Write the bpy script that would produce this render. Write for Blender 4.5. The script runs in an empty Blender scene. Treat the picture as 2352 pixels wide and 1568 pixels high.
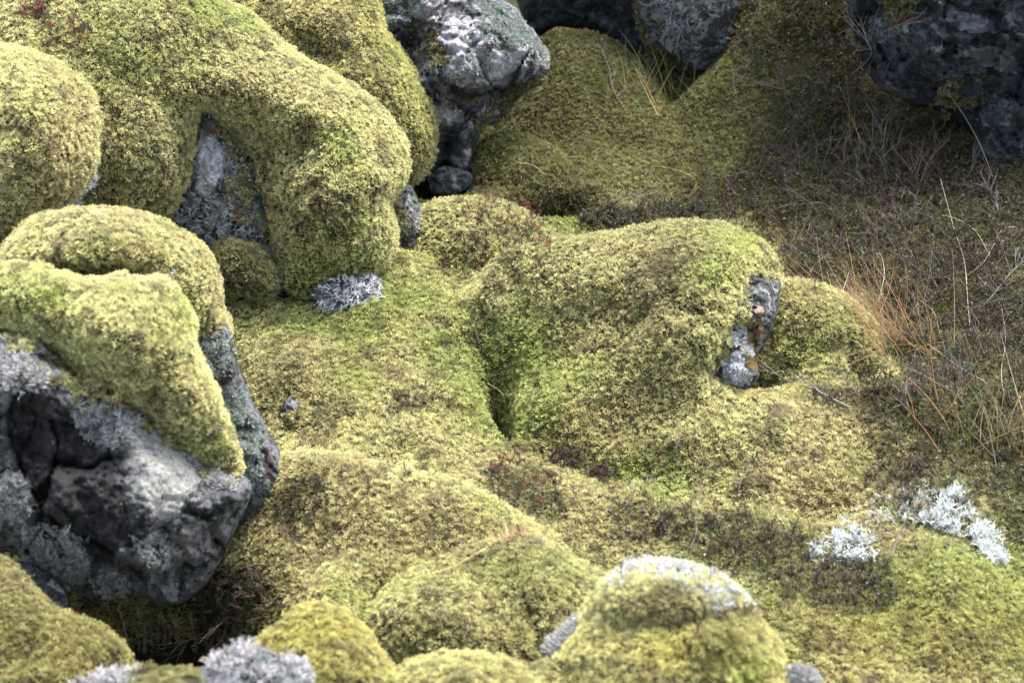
import bpy, math, random
import numpy as np
from mathutils import Vector
from mathutils.bvhtree import BVHTree

rng = np.random.default_rng(7)
random.seed(7)
scene = bpy.context.scene
COL = scene.collection

# ------------------------------------------------------------------ camera
PITCH = math.radians(32.0)
HALF = math.tan(math.radians(15.0))
CAM = np.array([0.0, 0.0, 2.12])
FW = np.array([0, math.cos(PITCH), -math.sin(PITCH)])
UP = np.array([0, math.sin(PITCH), math.cos(PITCH)])
RT = np.array([1.0, 0, 0])
cd = bpy.data.cameras.new('camera')
cam = bpy.data.objects.new('camera', cd)
COL.objects.link(cam)
cam.location = CAM
cam.rotation_euler = (math.radians(90) - PITCH, 0, 0)
cd.sensor_width = 36
cd.lens = 18.0 / HALF
cd.clip_start = 0.05
cd.clip_end = 400
cd.dof.use_dof = True
cd.dof.focus_distance = 4.05
cd.dof.aperture_fstop = 5.0
scene.camera = cam

# ------------------------------------------------------------------ light
SUN_EL, SUN_AZ = math.radians(67), math.radians(48)      # azimuth from +Y towards +X
world = bpy.data.worlds.new('World')
scene.world = world
world.use_nodes = True
wn = world.node_tree
wn.nodes.clear()
sky = wn.nodes.new('ShaderNodeTexSky')
sky.sky_type = 'NISHITA'
sky.sun_disc = False
sky.sun_elevation = SUN_EL
sky.sun_rotation = SUN_AZ
sky.air_density = 1.0
sky.dust_density = 3.0
hs = wn.nodes.new('ShaderNodeHueSaturation')
hs.inputs['Saturation'].default_value = 0.5
bg = wn.nodes.new('ShaderNodeBackground')
bg.inputs['Strength'].default_value = 0.15
wo = wn.nodes.new('ShaderNodeOutputWorld')
wn.links.new(sky.outputs[0], hs.inputs['Color'])
wn.links.new(hs.outputs[0], bg.inputs['Color'])
wn.links.new(bg.outputs[0], wo.inputs['Surface'])
sl = bpy.data.lights.new('sun', 'SUN')
sl.energy = 2.3
sl.angle = math.radians(28)
sl.color = (1.0, 0.955, 0.88)
so = bpy.data.objects.new('sun', sl)
COL.objects.link(so)
sd = Vector((math.sin(SUN_AZ) * math.cos(SUN_EL), math.cos(SUN_AZ) * math.cos(SUN_EL), math.sin(SUN_EL)))
so.rotation_euler = sd.to_track_quat('Z', 'Y').to_euler()
scene.view_settings.view_transform = 'Standard'
scene.view_settings.look = 'None'
scene.view_settings.gamma = 1
scene.view_settings.exposure = 2.22
scene.cycles.max_bounces = 5
scene.cycles.diffuse_bounces = 3
scene.cycles.transmission_bounces = 2
scene.cycles.use_adaptive_sampling = True
scene.cycles.use_denoising = True
scene.cycles.denoiser = 'OPENIMAGEDENOISE'
scene.cycles.denoising_prefilter = 'ACCURATE'

# ------------------------------------------------------------------ pixel <-> world (2352 x 1568 grid of the photograph)
def rays(px, py):
    sx = (np.asarray(px, float) - 1176) / 1176 * HALF
    sy = (784 - np.asarray(py, float)) / 1176 * HALF
    return FW + sx[..., None] * RT + sy[..., None] * UP
def at(px, py, d):
    return CAM + rays(px, py) * np.asarray(d, float)[..., None]
def gdepth(px, py, h=0.0):
    r = rays(px, py)
    return (h - CAM[2]) / np.minimum(r[..., 2], -1e-3)
def project(P):
    q = P - CAM
    d = np.maximum(q @ FW, 1e-3)
    return 1176 + (q @ RT) / d / HALF * 1176, 784 - (q @ UP) / d / HALF * 1176, q @ FW

# ------------------------------------------------------------------ noise
def _h(ix, iy, iz, s):
    n = (ix.astype(np.int64) * 374761393 + iy.astype(np.int64) * 668265263 + iz.astype(np.int64) * 2147483647 + s * 1274126177) & 0xffffffff
    n = ((n ^ (n >> 13)) * 1274126177) & 0xffffffff
    n = ((n ^ (n >> 16)) * 2246822519) & 0xffffffff
    return ((n ^ (n >> 15)) & 0xffffff) / float(0xffffff)
def vnoise(P, s=0):
    P = np.asarray(P, float)
    i = np.floor(P); f = P - i; i = i.astype(np.int64)
    f = f * f * (3 - 2 * f)
    out = 0
    for a in (0, 1):
        for b in (0, 1):
            for c in (0, 1):
                w = (f[..., 0] if a else 1 - f[..., 0]) * (f[..., 1] if b else 1 - f[..., 1]) * (f[..., 2] if c else 1 - f[..., 2])
                out = out + w * _h(i[..., 0] + a, i[..., 1] + b, i[..., 2] + c, s)
    return out * 2 - 1
def fbm(P, octv=4, s=0, gain=0.5):
    a, t, o = 1.0, 0.0, 0.0
    Q = np.asarray(P, float)
    for k in range(octv):
        o = o + a * vnoise(Q, s + k * 17); t += a; a *= gain
        Q = Q * 2.03 + 11.3
    return o / t
def facets(P, s=0, slope=0.5):
    """piecewise planar relief: every voronoi cell gets its own tilt"""
    P = np.asarray(P, float)
    i0 = np.floor(P).astype(np.int64)
    best = np.full(P.shape[0], 9.0); sec = np.full(P.shape[0], 9.0); val = np.zeros(P.shape[0])
    for a in (-1, 0, 1):
        for b in (-1, 0, 1):
            for c in (-1, 0, 1):
                x, y, z = i0[:, 0] + a, i0[:, 1] + b, i0[:, 2] + c
                cx = np.stack([x + _h(x, y, z, s), y + _h(x, y, z, s + 1), z + _h(x, y, z, s + 2)], 1)
                q = P - cx
                d = np.sqrt((q * q).sum(1))
                g = np.stack([_h(x, y, z, s + 3) - .5, _h(x, y, z, s + 4) - .5, _h(x, y, z, s + 5) - .5], 1) * 2 * slope
                v = (q * g).sum(1) + (_h(x, y, z, s + 6) - .5) * .6
                m = d < best
                sec = np.where(m, best, np.minimum(sec, d))
                val = np.where(m, v, val); best = np.where(m, d, best)
    crack = np.clip((sec - best) / 0.08, 0, 1)
    return val - 0.35 * (1 - crack)

# ------------------------------------------------------------------ polygons
def smoothpoly(pts, n=8, wob=0.0, seed=0):
    p = np.array(pts, float); N = len(p); out = []
    for k in range(N):
        a, b, c, d = p[k - 1], p[k], p[(k + 1) % N], p[(k + 2) % N]
        for t in np.arange(n) / n:
            out.append(0.5 * ((2 * b) + (-a + c) * t + (2 * a - 5 * b + 4 * c - d) * t * t + (-a + 3 * b - 3 * c + d) * t ** 3))
    out = np.array(out)
    if wob:
        q = np.concatenate([out / 34.0, np.full((len(out), 1), seed * 3.7)], 1)
        out = out + wob * np.stack([fbm(q, 3, seed), fbm(q, 3, seed + 50)], 1)
    return out
def inside(poly, x, y):
    r = np.zeros(np.shape(x), bool)
    n = len(poly)
    for k in range(n):
        x1, y1 = poly[k]; x2, y2 = poly[(k + 1) % n]
        if y1 == y2: continue
        c = ((y1 > y) != (y2 > y)) & (x < (x2 - x1) * (y - y1) / (y2 - y1) + x1)
        r ^= c
    return r
def nearest(poly, x, y):
    best = np.full(x.shape, 1e18); bx = np.zeros(x.shape); by = np.zeros(x.shape)
    n = len(poly)
    for k in range(n):
        x1, y1 = poly[k]; x2, y2 = poly[(k + 1) % n]
        dx, dy = x2 - x1, y2 - y1
        l = dx * dx + dy * dy + 1e-9
        t = np.clip(((x - x1) * dx + (y - y1) * dy) / l, 0, 1)
        qx, qy = x1 + t * dx, y1 + t * dy
        d = (x - qx) ** 2 + (y - qy) ** 2
        m = d < best
        best = np.where(m, d, best); bx = np.where(m, qx, bx); by = np.where(m, qy, by)
    return bx, by, np.sqrt(best)
def soft_in(poly, x, y, feather, jit=None):
    """1 inside, 0 outside, noisy edge"""
    p = np.array(poly, float)
    _, _, d = nearest(p, x, y)
    s = np.where(inside(p, x, y), d, -d)
    if jit is not None: s = s + jit * feather
    return np.clip(0.5 + s / feather, 0, 1)

# ------------------------------------------------------------------ mesh helpers
def mesh_from(name, V, F, C=None, mat=None, smooth=False, attrs=None):
    me = bpy.data.meshes.new(name)
    V = np.ascontiguousarray(V, np.float32); F = np.ascontiguousarray(F, np.int32)
    k = F.shape[1]
    me.vertices.add(len(V)); me.vertices.foreach_set('co', V.ravel())
    me.loops.add(F.size); me.loops.foreach_set('vertex_index', F.ravel())
    me.polygons.add(len(F))
    me.polygons.foreach_set('loop_start', np.arange(0, F.size, k, dtype=np.int32))
    if smooth: me.polygons.foreach_set('use_smooth', np.ones(len(F), bool))
    else: me.polygons.foreach_set('use_smooth', np.zeros(len(F), bool))
    if C is not None:
        a = me.color_attributes.new('tint', 'BYTE_COLOR', 'POINT')
        c4 = np.ones((len(V), 4), np.float32); c4[:, :C.shape[1]] = C
        a.data.foreach_set('color', c4.ravel())
    if attrs:
        for nme, arr in attrs.items():
            a = me.attributes.new(nme, 'FLOAT', 'POINT'); a.data.foreach_set('value', np.ascontiguousarray(arr, np.float32))
    if mat: me.materials.append(mat)
    me.update(calc_edges=True)
    return me
def link(name, me, parent=None, label=None, cat=None, group=None, kind=None):
    o = bpy.data.objects.new(name, me)
    COL.objects.link(o)
    if parent is not None: o.parent = parent
    if label: o['label'] = label
    if cat: o['category'] = cat
    if group: o['group'] = group
    if kind: o['kind'] = kind
    return o
def thing(name, label, cat, group=None):
    return link(name, None, None, label, cat, group)
def vnormals(V, F):
    n = np.zeros_like(V)
    if F.shape[1] == 4: T = np.concatenate([F[:, :3], F[:, [0, 2, 3]]])
    else: T = F
    fn = np.cross(V[T[:, 1]] - V[T[:, 0]], V[T[:, 2]] - V[T[:, 0]])
    for k in range(3): np.add.at(n, T[:, k], fn)
    return n / (np.linalg.norm(n, axis=1, keepdims=True) + 1e-12)
def tris(F):
    return np.concatenate([F[:, :3], F[:, [0, 2, 3]]]) if F.shape[1] == 4 else F
def norm(v): return v / (np.linalg.norm(v, axis=-1, keepdims=True) + 1e-12)

# ------------------------------------------------------------------ materials
def nt(name):
    m = bpy.data.materials.new(name); m.use_nodes = True
    t = m.node_tree; t.nodes.clear()
    return m, t
def leafy(name, transl=0.35, rough=0.75, spec=0.2):
    m, t = nt(name)
    at_ = t.nodes.new('ShaderNodeAttribute'); at_.attribute_name = 'tint'
    p = t.nodes.new('ShaderNodeBsdfPrincipled')
    p.inputs['Roughness'].default_value = rough
    p.inputs['Specular IOR Level'].default_value = spec
    tr = t.nodes.new('ShaderNodeBsdfTranslucent')
    mx = t.nodes.new('ShaderNodeMixShader'); mx.inputs[0].default_value = transl
    o = t.nodes.new('ShaderNodeOutputMaterial')
    t.links.new(at_.outputs['Color'], p.inputs['Base Color'])
    t.links.new(at_.outputs['Color'], tr.inputs['Color'])
    t.links.new(p.outputs[0], mx.inputs[1]); t.links.new(tr.outputs[0], mx.inputs[2])
    t.links.new(mx.outputs[0], o.inputs['Surface'])
    return m
def flatmat(name, rough=0.8, spec=0.3):
    m, t = nt(name)
    at_ = t.nodes.new('ShaderNodeAttribute'); at_.attribute_name = 'tint'
    n = t.nodes.new('ShaderNodeTexNoise'); n.inputs['Scale'].default_value = 160
    geo = t.nodes.new('ShaderNodeTexCoord')
    mm = t.nodes.new('ShaderNodeMixRGB'); mm.blend_type = 'MULTIPLY'; mm.inputs[0].default_value = 0.6
    mr = t.nodes.new('ShaderNodeMapRange'); mr.inputs['To Min'].default_value = 0.5; mr.inputs['To Max'].default_value = 1.3
    p = t.nodes.new('ShaderNodeBsdfPrincipled')
    p.inputs['Roughness'].default_value = rough; p.inputs['Specular IOR Level'].default_value = spec
    o = t.nodes.new('ShaderNodeOutputMaterial')
    t.links.new(geo.outputs['Object'], n.inputs['Vector'])
    t.links.new(n.outputs['Fac'], mr.inputs['Value'])
    t.links.new(at_.outputs['Color'], mm.inputs[1]); t.links.new(mr.outputs[0], mm.inputs[2])
    t.links.new(mm.outputs[0], p.inputs['Base Color']); t.links.new(p.outputs[0], o.inputs['Surface'])
    return m
def rockmat(name, base=(0.05, 0.053, 0.06), base2=(0.13, 0.135, 0.145), pale=(0.40, 0.41, 0.42), green=(0.24, 0.29, 0.25), crust=0.5, stretch=(1, 1, 1)):
    """basalt with crustose lichen blotches; the 'tint' attribute adds painted patches (alpha = amount)"""
    m, t = nt(name)
    N, L = t.nodes, t.links
    tc = N.new('ShaderNodeTexCoord')
    mp = N.new('ShaderNodeMapping'); mp.inputs['Scale'].default_value = stretch
    L.new(tc.outputs['Object'], mp.inputs['Vector'])
    def noise(scale, detail=6, rough=0.6, dist=0.0, off=0):
        n = N.new('ShaderNodeTexNoise'); n.inputs['Scale'].default_value = scale; n.inputs['Detail'].default_value = detail
        n.inputs['Roughness'].default_value = rough; n.inputs['Distortion'].default_value = dist
        if off:
            q = N.new('ShaderNodeVectorMath'); q.inputs[1].default_value = (off, off * 1.7, -off); L.new(mp.outputs[0], q.inputs[0]); L.new(q.outputs[0], n.inputs['Vector'])
        else: L.new(mp.outputs[0], n.inputs['Vector'])
        return n.outputs['Fac']
    def ramp(src, a, b, va=0.0, vb=1.0):
        r = N.new('ShaderNodeMapRange'); r.interpolation_type = 'SMOOTHSTEP'
        r.inputs['From Min'].default_value = a; r.inputs['From Max'].default_value = b
        r.inputs['To Min'].default_value = va; r.inputs['To Max'].default_value = vb
        L.new(src, r.inputs['Value']); return r.outputs[0]
    def mix(f, a, b, mode='MIX'):
        x = N.new('ShaderNodeMixRGB'); x.blend_type = mode
        for i, v in ((0, f), (1, a), (2, b)):
            if isinstance(v, (int, float)): x.inputs[i].default_value = v
            elif isinstance(v, tuple): x.inputs[i].default_value = (*v, 1)
            else: L.new(v, x.inputs[i])
        return x.outputs[0]
    def mul(a, b):
        x = N.new('ShaderNodeMath'); x.operation = 'MULTIPLY'
        for i, v in ((0, a), (1, b)):
            if isinstance(v, (int, float)): x.inputs[i].default_value = v
            else: L.new(v, x.inputs[i])
        return x.outputs[0]
    big = noise(9, 8, 0.65, 0.4)
    fine = noise(120, 8, 0.75)
    c = mix(ramp(big, 0.35, 0.68), base, base2)
    pit = ramp(fine, 0.40, 0.55)
    c = mix(mul(pit, 0.8), mix(0.75, c, (0.012, 0.012, 0.014)), c)
    c = mix(mul(ramp(noise(230, 3, 0.7, 0, 5), 0.55, 0.68), 0.45), c, (0.28, 0.28, 0.30))
    hi = 0.60 - crust * 0.16
    pf = mul(ramp(noise(13, 9, 0.72, 1.0, 3), hi, hi + 0.035), ramp(noise(80, 6, 0.85, 0, 7), 0.42, 0.50))
    c = mix(mul(pf, 0.85), c, mix(ramp(noise(40, 4, 0.6, 0, 9), 0.4, 0.6), pale, (pale[0] * .6, pale[1] * .6, pale[2] * .66)))
    gf = mul(ramp(noise(17, 9, 0.7, 1.2, 13), hi + 0.02, hi + 0.08), ramp(noise(95, 6, 0.8, 0, 17), 0.40, 0.52))
    c = mix(mul(gf, 0.85), c, green)
    a = N.new('ShaderNodeAttribute'); a.attribute_name = 'tint'
    # alpha + noise -> ragged patch edge
    s = N.new('ShaderNodeMath'); s.operation = 'ADD'
    L.new(a.outputs['Alpha'], s.inputs[0])
    L.new(ramp(noise(60, 8, 0.75, 0.6, 21), 0.25, 0.75, -0.45, 0.45), s.inputs[1])
    pm = ramp(s.outputs[0], 0.45, 0.6)
    gran = ramp(fine, 0.35, 0.65, 0.55, 1.25)
    tinted = mix(1.0, a.outputs['Color'], gran, 'MULTIPLY')
    c = mix(pm, c, tinted)
    p = N.new('ShaderNodeBsdfPrincipled')
    p.inputs['Roughness'].default_value = 0.95; p.inputs['Specular IOR Level'].default_value = 0.12
    L.new(c, p.inputs['Base Color'])
    bp = N.new('ShaderNodeBump'); bp.inputs['Strength'].default_value = 1.0; bp.inputs['Distance'].default_value = 0.012
    hsum = N.new('ShaderNodeMath'); hsum.operation = 'ADD'
    L.new(fine, hsum.inputs[0]); L.new(mul(noise(35, 8, 0.7, 0.3, 2), 2.0), hsum.inputs[1])
    L.new(hsum.outputs[0], bp.inputs['Height']); L.new(bp.outputs[0], p.inputs['Normal'])
    o = N.new('ShaderNodeOutputMaterial'); L.new(p.outputs[0], o.inputs['Surface'])
    return m
M_MOSS = leafy('moss', 0.45)
M_LICH = leafy('branching_lichen', 0.25, 0.9, 0.1)
M_LEAF = leafy('heath_leaves', 0.3, 0.5, 0.4)
M_WOOD = flatmat('weathered_twig', 0.8, 0.25)
M_GRASS = leafy('grass_blades', 0.35, 0.5, 0.4)
M_BERRY = flatmat('berry_skin', 0.3, 0.5)
M_SOIL = flatmat('dark_soil', 0.95, 0.1)
M_ROCK = rockmat('basalt')
M_ROCKP = rockmat('lichened_basalt', (0.035, 0.036, 0.04), (0.12, 0.12, 0.13), (0.36, 0.36, 0.38), (0.20, 0.25, 0.22), 0.75)
M_ROCKF = rockmat('dark_lichened_basalt', (0.02, 0.021, 0.024), (0.09, 0.09, 0.095), (0.30, 0.30, 0.31), (0.15, 0.18, 0.16), 0.8)
M_ROCKD = rockmat('pale_crusted_basalt', (0.035, 0.036, 0.04), (0.13, 0.13, 0.14), (0.36, 0.36, 0.385), (0.21, 0.26, 0.24), 0.75)
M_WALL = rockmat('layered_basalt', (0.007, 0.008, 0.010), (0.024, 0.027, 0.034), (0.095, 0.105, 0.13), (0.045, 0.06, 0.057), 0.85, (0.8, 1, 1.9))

# ------------------------------------------------------------------ bodies traced from the picture, each at its own distance with its own thickness
SURF = []        # (V, F) of base surfaces for ray casting
def poisson(mask, it):
    h, w = mask.shape
    f = np.zeros((h + 2, w + 2)); m = np.zeros_like(f, bool); m[1:-1, 1:-1] = mask
    # coarse start
    if min(h, w) > 24:
        c = mask[::2, ::2]
        fc = poisson(c, it) * 4
        up = np.repeat(np.repeat(fc, 2, 0), 2, 1)[:h, :w]
        f[1:-1, 1:-1] = up * mask
    yy, xx = np.indices(f.shape)
    red = m & ((yy + xx) % 2 == 0); blk = m & ((yy + xx) % 2 == 1)
    for _ in range(it):
        for s in (red, blk):
            nb = np.zeros_like(f)
            nb[1:-1, 1:-1] = (f[:-2, 1:-1] + f[2:, 1:-1] + f[1:-1, :-2] + f[1:-1, 2:] + 1) / 4
            f = np.where(s, f + 1.6 * (nb - f), f)
    return f[1:-1, 1:-1]

class Body: pass
def body(outline, anchor, alpha=58, yaw=0, T=0.15, cell=8, bumps=(), lump=0.0, lscale=6.0, rough=0.0, rscale=14, over=None, thin=0.03,
         wob=6.0, seed=1, h=0.0, dist=None, back=0.6, power=0.5, sm=True, fine=0.0, warp=.35, calm=(), lump2=None, ang=.035):
    """anchor = pixel that stands on height h (or at camera distance dist); alpha = lean of the spine plane from the horizontal"""
    B = Body()
    poly = smoothpoly(outline, 6, wob, seed) if sm else np.array(outline, float)
    B.poly = poly
    ax, ay = anchor
    d0 = float(dist if dist else gdepth(np.array(ax), np.array(ay), h))
    P0 = at(np.array(ax), np.array(ay), np.array(d0))
    al, yw = math.radians(alpha), math.radians(yaw)
    e1 = np.array([math.cos(yw), math.sin(yw), 0]); e2 = np.array([-math.sin(yw) * math.cos(al), math.cos(yw) * math.cos(al), math.sin(al)])
    nrm = np.cross(e1, e2)
    x0, y0 = poly.min(0) - cell; x1, y1 = poly.max(0) + cell
    gx = np.arange(x0, x1 + cell, cell); gy = np.arange(y0, y1 + cell, cell)
    X, Y = np.meshgrid(gx, gy)
    mask = inside(poly, X, Y)
    f = poisson(mask, 60)
    # faces whose four corners are inside; snap the rim to the outline
    ok = mask[:-1, :-1] & mask[1:, :-1] & mask[:-1, 1:] & mask[1:, 1:]
    used = np.zeros_like(mask)
    used[:-1, :-1] |= ok; used[1:, :-1] |= ok; used[:-1, 1:] |= ok; used[1:, 1:] |= ok
    cnt = np.zeros(mask.shape, int)
    cnt[:-1, :-1] += ok; cnt[1:, :-1] += ok; cnt[:-1, 1:] += ok; cnt[1:, 1:] += ok
    rim = used & (cnt < 4)
    sx, sy, _ = nearest(poly, X[rim], Y[rim])
    X = X.copy(); Y = Y.copy(); X[rim] = sx; Y[rim] = sy
    f = np.where(rim, 0, f)
    g = (f / f.max()) ** power
    r = rays(X, Y)
    dsp = ((P0 - CAM) @ nrm) / (r @ nrm)
    base = CAM + r * dsp[..., None]
    B.g = g
    Th = T * g
    e = np.clip(g * 2.2, 0, 1)
    for (bx, by, rx, ry, am) in bumps:
        Th = Th + am * np.exp(-((X - bx) / rx) ** 2 - ((Y - by) / ry) ** 2) * e
    Th = np.maximum(Th, 0)
    if over is not None:
        tr = over.thick(X, Y)
        Tt = tr + thin * np.clip(g * 1.6, 0, 1) ** 0.6
        k = 0.015
        Tf = np.where(tr > 0.001, k * np.log(np.exp(np.clip(Th / k, -50, 50)) + np.exp(np.clip(Tt / k, -50, 50))), Th)
        Tf = np.maximum(Tf, np.where(rim, 0, .02)); Tf = np.where(rim, np.where(tr > 0.001, tr, 0), Tf)
        Tb = np.where(tr > 0.001, tr - 0.03, -back * Th - .03)
        Tb = np.where(rim, Tf - 0.004, Tb)
    else:
        Tf, Tb = Th, -back * Th
        Tf = np.where(rim, 0, np.maximum(Tf, .02)) if not rough else Tf; Tb = np.where(rim, 0, np.minimum(Tb, -.03)) if not rough else Tb
    if lump:
        q = base * lscale + seed * 3.1
        Tf = Tf + lump * fbm(q, 3, seed) * e
        if not rough and lump >= .015:
            qa = base * 5.0 + seed * 2.7
            qa = qa + .25 * np.stack([fbm(qa * 1.3, 2, seed + 5), fbm(qa * 1.3, 2, seed + 6), fbm(qa * 1.3, 2, seed + 7)], -1)
            fa = ang * facets(qa.reshape(-1, 3), seed + 31, 1.0).reshape(X.shape)
            for _ in range(5):
                pp = np.pad(fa, 1, mode='edge'); fa = (pp[:-2, 1:-1] + pp[2:, 1:-1] + pp[1:-1, :-2] + pp[1:-1, 2:] + pp[1:-1, 1:-1]) / 5
            Tf = Tf + fa * e
        if not rough: Tf = Tf + (lump2 if lump2 is not None else .014) * fbm(base * 17 + seed, 3, seed + 60) * e
    if rough:
        cm = np.ones(X.shape)
        for cp in calm: cm = cm * (1 - 0.75 * soft_in(cp, X, Y, 30))
        q = base * rscale + seed * 5.3
        sh = q.shape
        q2 = q + warp * np.stack([fbm(q * 1.7, 3, seed + 5), fbm(q * 1.7, 3, seed + 6), fbm(q * 1.7, 3, seed + 7)], -1)
        fa = facets(q2.reshape(-1, 3), seed, 0.8).reshape(sh[:2]) + 0.5 * facets(q2.reshape(-1, 3) * 2.3, seed + 9, 0.8).reshape(sh[:2])
        Tf = Tf + rough * (fa + 0.85 * fbm(q * 5, 5, seed + 3, 0.7)) * np.clip(g * 3, 0.0, 1) * cm
    B.gx, B.gy, B.Tf, B.used = gx, gy, np.where(used, Tf, 0), used
    def thick(x, y):
        i = np.clip((x - gx[0]) / cell, 0, len(gx) - 1.001); j = np.clip((y - gy[0]) / cell, 0, len(gy) - 1.001)
        i0 = i.astype(int); j0 = j.astype(int); u = i - i0; v = j - j0; A = B.Tf
        out = A[j0, i0] * (1 - u) * (1 - v) + A[j0, i0 + 1] * u * (1 - v) + A[j0 + 1, i0] * (1 - u) * v + A[j0 + 1, i0 + 1] * u * v
        return np.where((x < gx[0]) | (x > gx[-1]) | (y < gy[0]) | (y > gy[-1]), 0, out)
    B.thick = thick
    idx = -np.ones(mask.shape, int); nu = used.sum(); idx[used] = np.arange(nu)
    idb = idx.copy(); inner = used & ~rim if over is None else used
    nb = inner.sum(); idb[inner] = nu + np.arange(nb)
    rl = np.linalg.norm(r, axis=-1)
    def pos(Tv): return CAM + r * (dsp - Tv / rl)[..., None]
    PF, PB = pos(Tf), pos(Tb)
    V = np.concatenate([PF[used], PB[inner]])
    j, i = np.nonzero(ok)
    q = lambda A: np.stack([A[j, i], A[j + 1, i], A[j + 1, i + 1], A[j, i + 1]], 1)
    F1 = q(idx); F2 = q(idb)[:, ::-1]
    Fs = [F1, F2]
    if over is not None:      # stitch the rim
        ed = {}
        for a_, b_ in ((0, 1), (1, 2), (2, 3), (3, 0)):
            for u_, v_ in zip(F1[:, a_], F1[:, b_]):
                if (v_, u_) in ed: del ed[(v_, u_)]
                else: ed[(u_, v_)] = 1
        m = {}
        fi, bi = idx[used], idb[used]
        m = dict(zip(fi.tolist(), bi.tolist()))
        S = np.array([[v_, u_, m[u_], m[v_]] for (u_, v_) in ed])
        Fs.append(S)
    F = np.concatenate(Fs)
    B.V, B.F, B.nf = V, F, len(F1)
    B.PX = np.concatenate([X[used], X[inner]]); B.PY = np.concatenate([Y[used], Y[inner]])
    B.N = vnormals(V, F)
    B.G = np.concatenate([g[used], g[inner]])
    SURF.append((V, tris(F1), None))
    return B

# ------------------------------------------------------------------ scatter
def sample(V, F, dens, normals=None):
    """area-weighted points; dens = per-triangle density per m2"""
    T = tris(F)
    a, b, c = V[T[:, 0]], V[T[:, 1]], V[T[:, 2]]
    cr = np.cross(b - a, c - a); ar = np.linalg.norm(cr, axis=1) / 2
    ctr = (a + b + c) / 3
    n = cr / (2 * ar[:, None] + 1e-15)
    ex = ar * dens(ctr, n)
    k = rng.poisson(np.clip(ex, 0, 1e5))
    ti = np.repeat(np.arange(len(T)), k)
    u = rng.random(len(ti)); v = rng.random(len(ti)); s = u + v > 1
    u = np.where(s, 1 - u, u); v = np.where(s, 1 - v, v)
    P = a[ti] + (b - a)[ti] * u[:, None] + (c - a)[ti] * v[:, None]
    if normals is not None:
        Nn = norm(normals[T[ti, 0]] * (1 - u - v)[:, None] + normals[T[ti, 1]] * u[:, None] + normals[T[ti, 2]] * v[:, None])
    else: Nn = n[ti]
    return P, Nn
def lod(ctr, n, spacing_px=1.9):
    px, py, d = project(ctr)
    view = norm(CAM - ctr)
    cos = (view * n).sum(1)
    s = spacing_px * 2 * HALF * np.clip(d, 2.3, 9) / 1024
    w = np.clip((cos + 0.35) * 3, 0.12, 1)
    out = np.maximum(np.maximum(-px, px - 2352), np.maximum(-py, py - 1568))
    w *= np.where(out > 260, 0.10, np.where(out > 60, 0.35, 1))
    w *= np.where(d < 0.3, 0, 1)
    return w / s ** 2
def tangents(N):
    a = rng.normal(size=N.shape)
    return norm(a - (a * N).sum(1)[:, None] * N)
def tufts(P, N, Lg, Wd, tip, root, nb=4, tmin=10, tmax=65, up=0.35):
    """little star shaped shoots: nb narrow diamond leaves each"""
    n = len(P)
    D = norm(N + up * np.array([0, 0, 1.0]))
    Vs, Cs = [], []
    for k in range(nb):
        th = np.radians(rng.uniform(tmin, tmax, n))[:, None]
        t = tangents(D)
        d = D * np.cos(th) + t * np.sin(th)
        s = norm(np.cross(d, D + 0.6 * rng.normal(size=D.shape)))
        L_ = (Lg * rng.uniform(0.7, 1.25, n))[:, None]; W_ = (Wd * rng.uniform(0.75, 1.25, n))[:, None]
        b = P - D * L_ * 0.25
        Vs.append(np.stack([b, b + d * L_ * 0.6 + s * W_ * .5, b + d * L_ + D * L_ * 0.12, b + d * L_ * 0.6 - s * W_ * .5], 1))
        j = rng.uniform(0.86, 1.14, n)[:, None]
        c = np.stack([root, tip * j * 0.8 + root * 0.2, tip * j, tip * j * 0.8 + root * 0.2], 1)
        Cs.append(c)
    V = np.concatenate(Vs).reshape(-1, 3); C = np.concatenate(Cs).reshape(-1, 3)
    F = np.arange(len(V)).reshape(-1, 4)
    return V, F, np.clip(C, 0, 1)

# moss colour: broad drifts of straw, green and brown, with background dimness painted in
STRAW = np.array([0.64, 0.62, 0.30]); GREEN = np.array([0.38, 0.46, 0.12]); TAN = np.array([0.60, 0.53, 0.27]); OLIVE = np.array([0.17, 0.18, 0.045]); BROWN = np.array([0.10, 0.075, 0.05])
YEL = np.array([0.50, 0.465, 0.14]); PALE = np.array([0.55, 0.55, 0.30])
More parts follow.
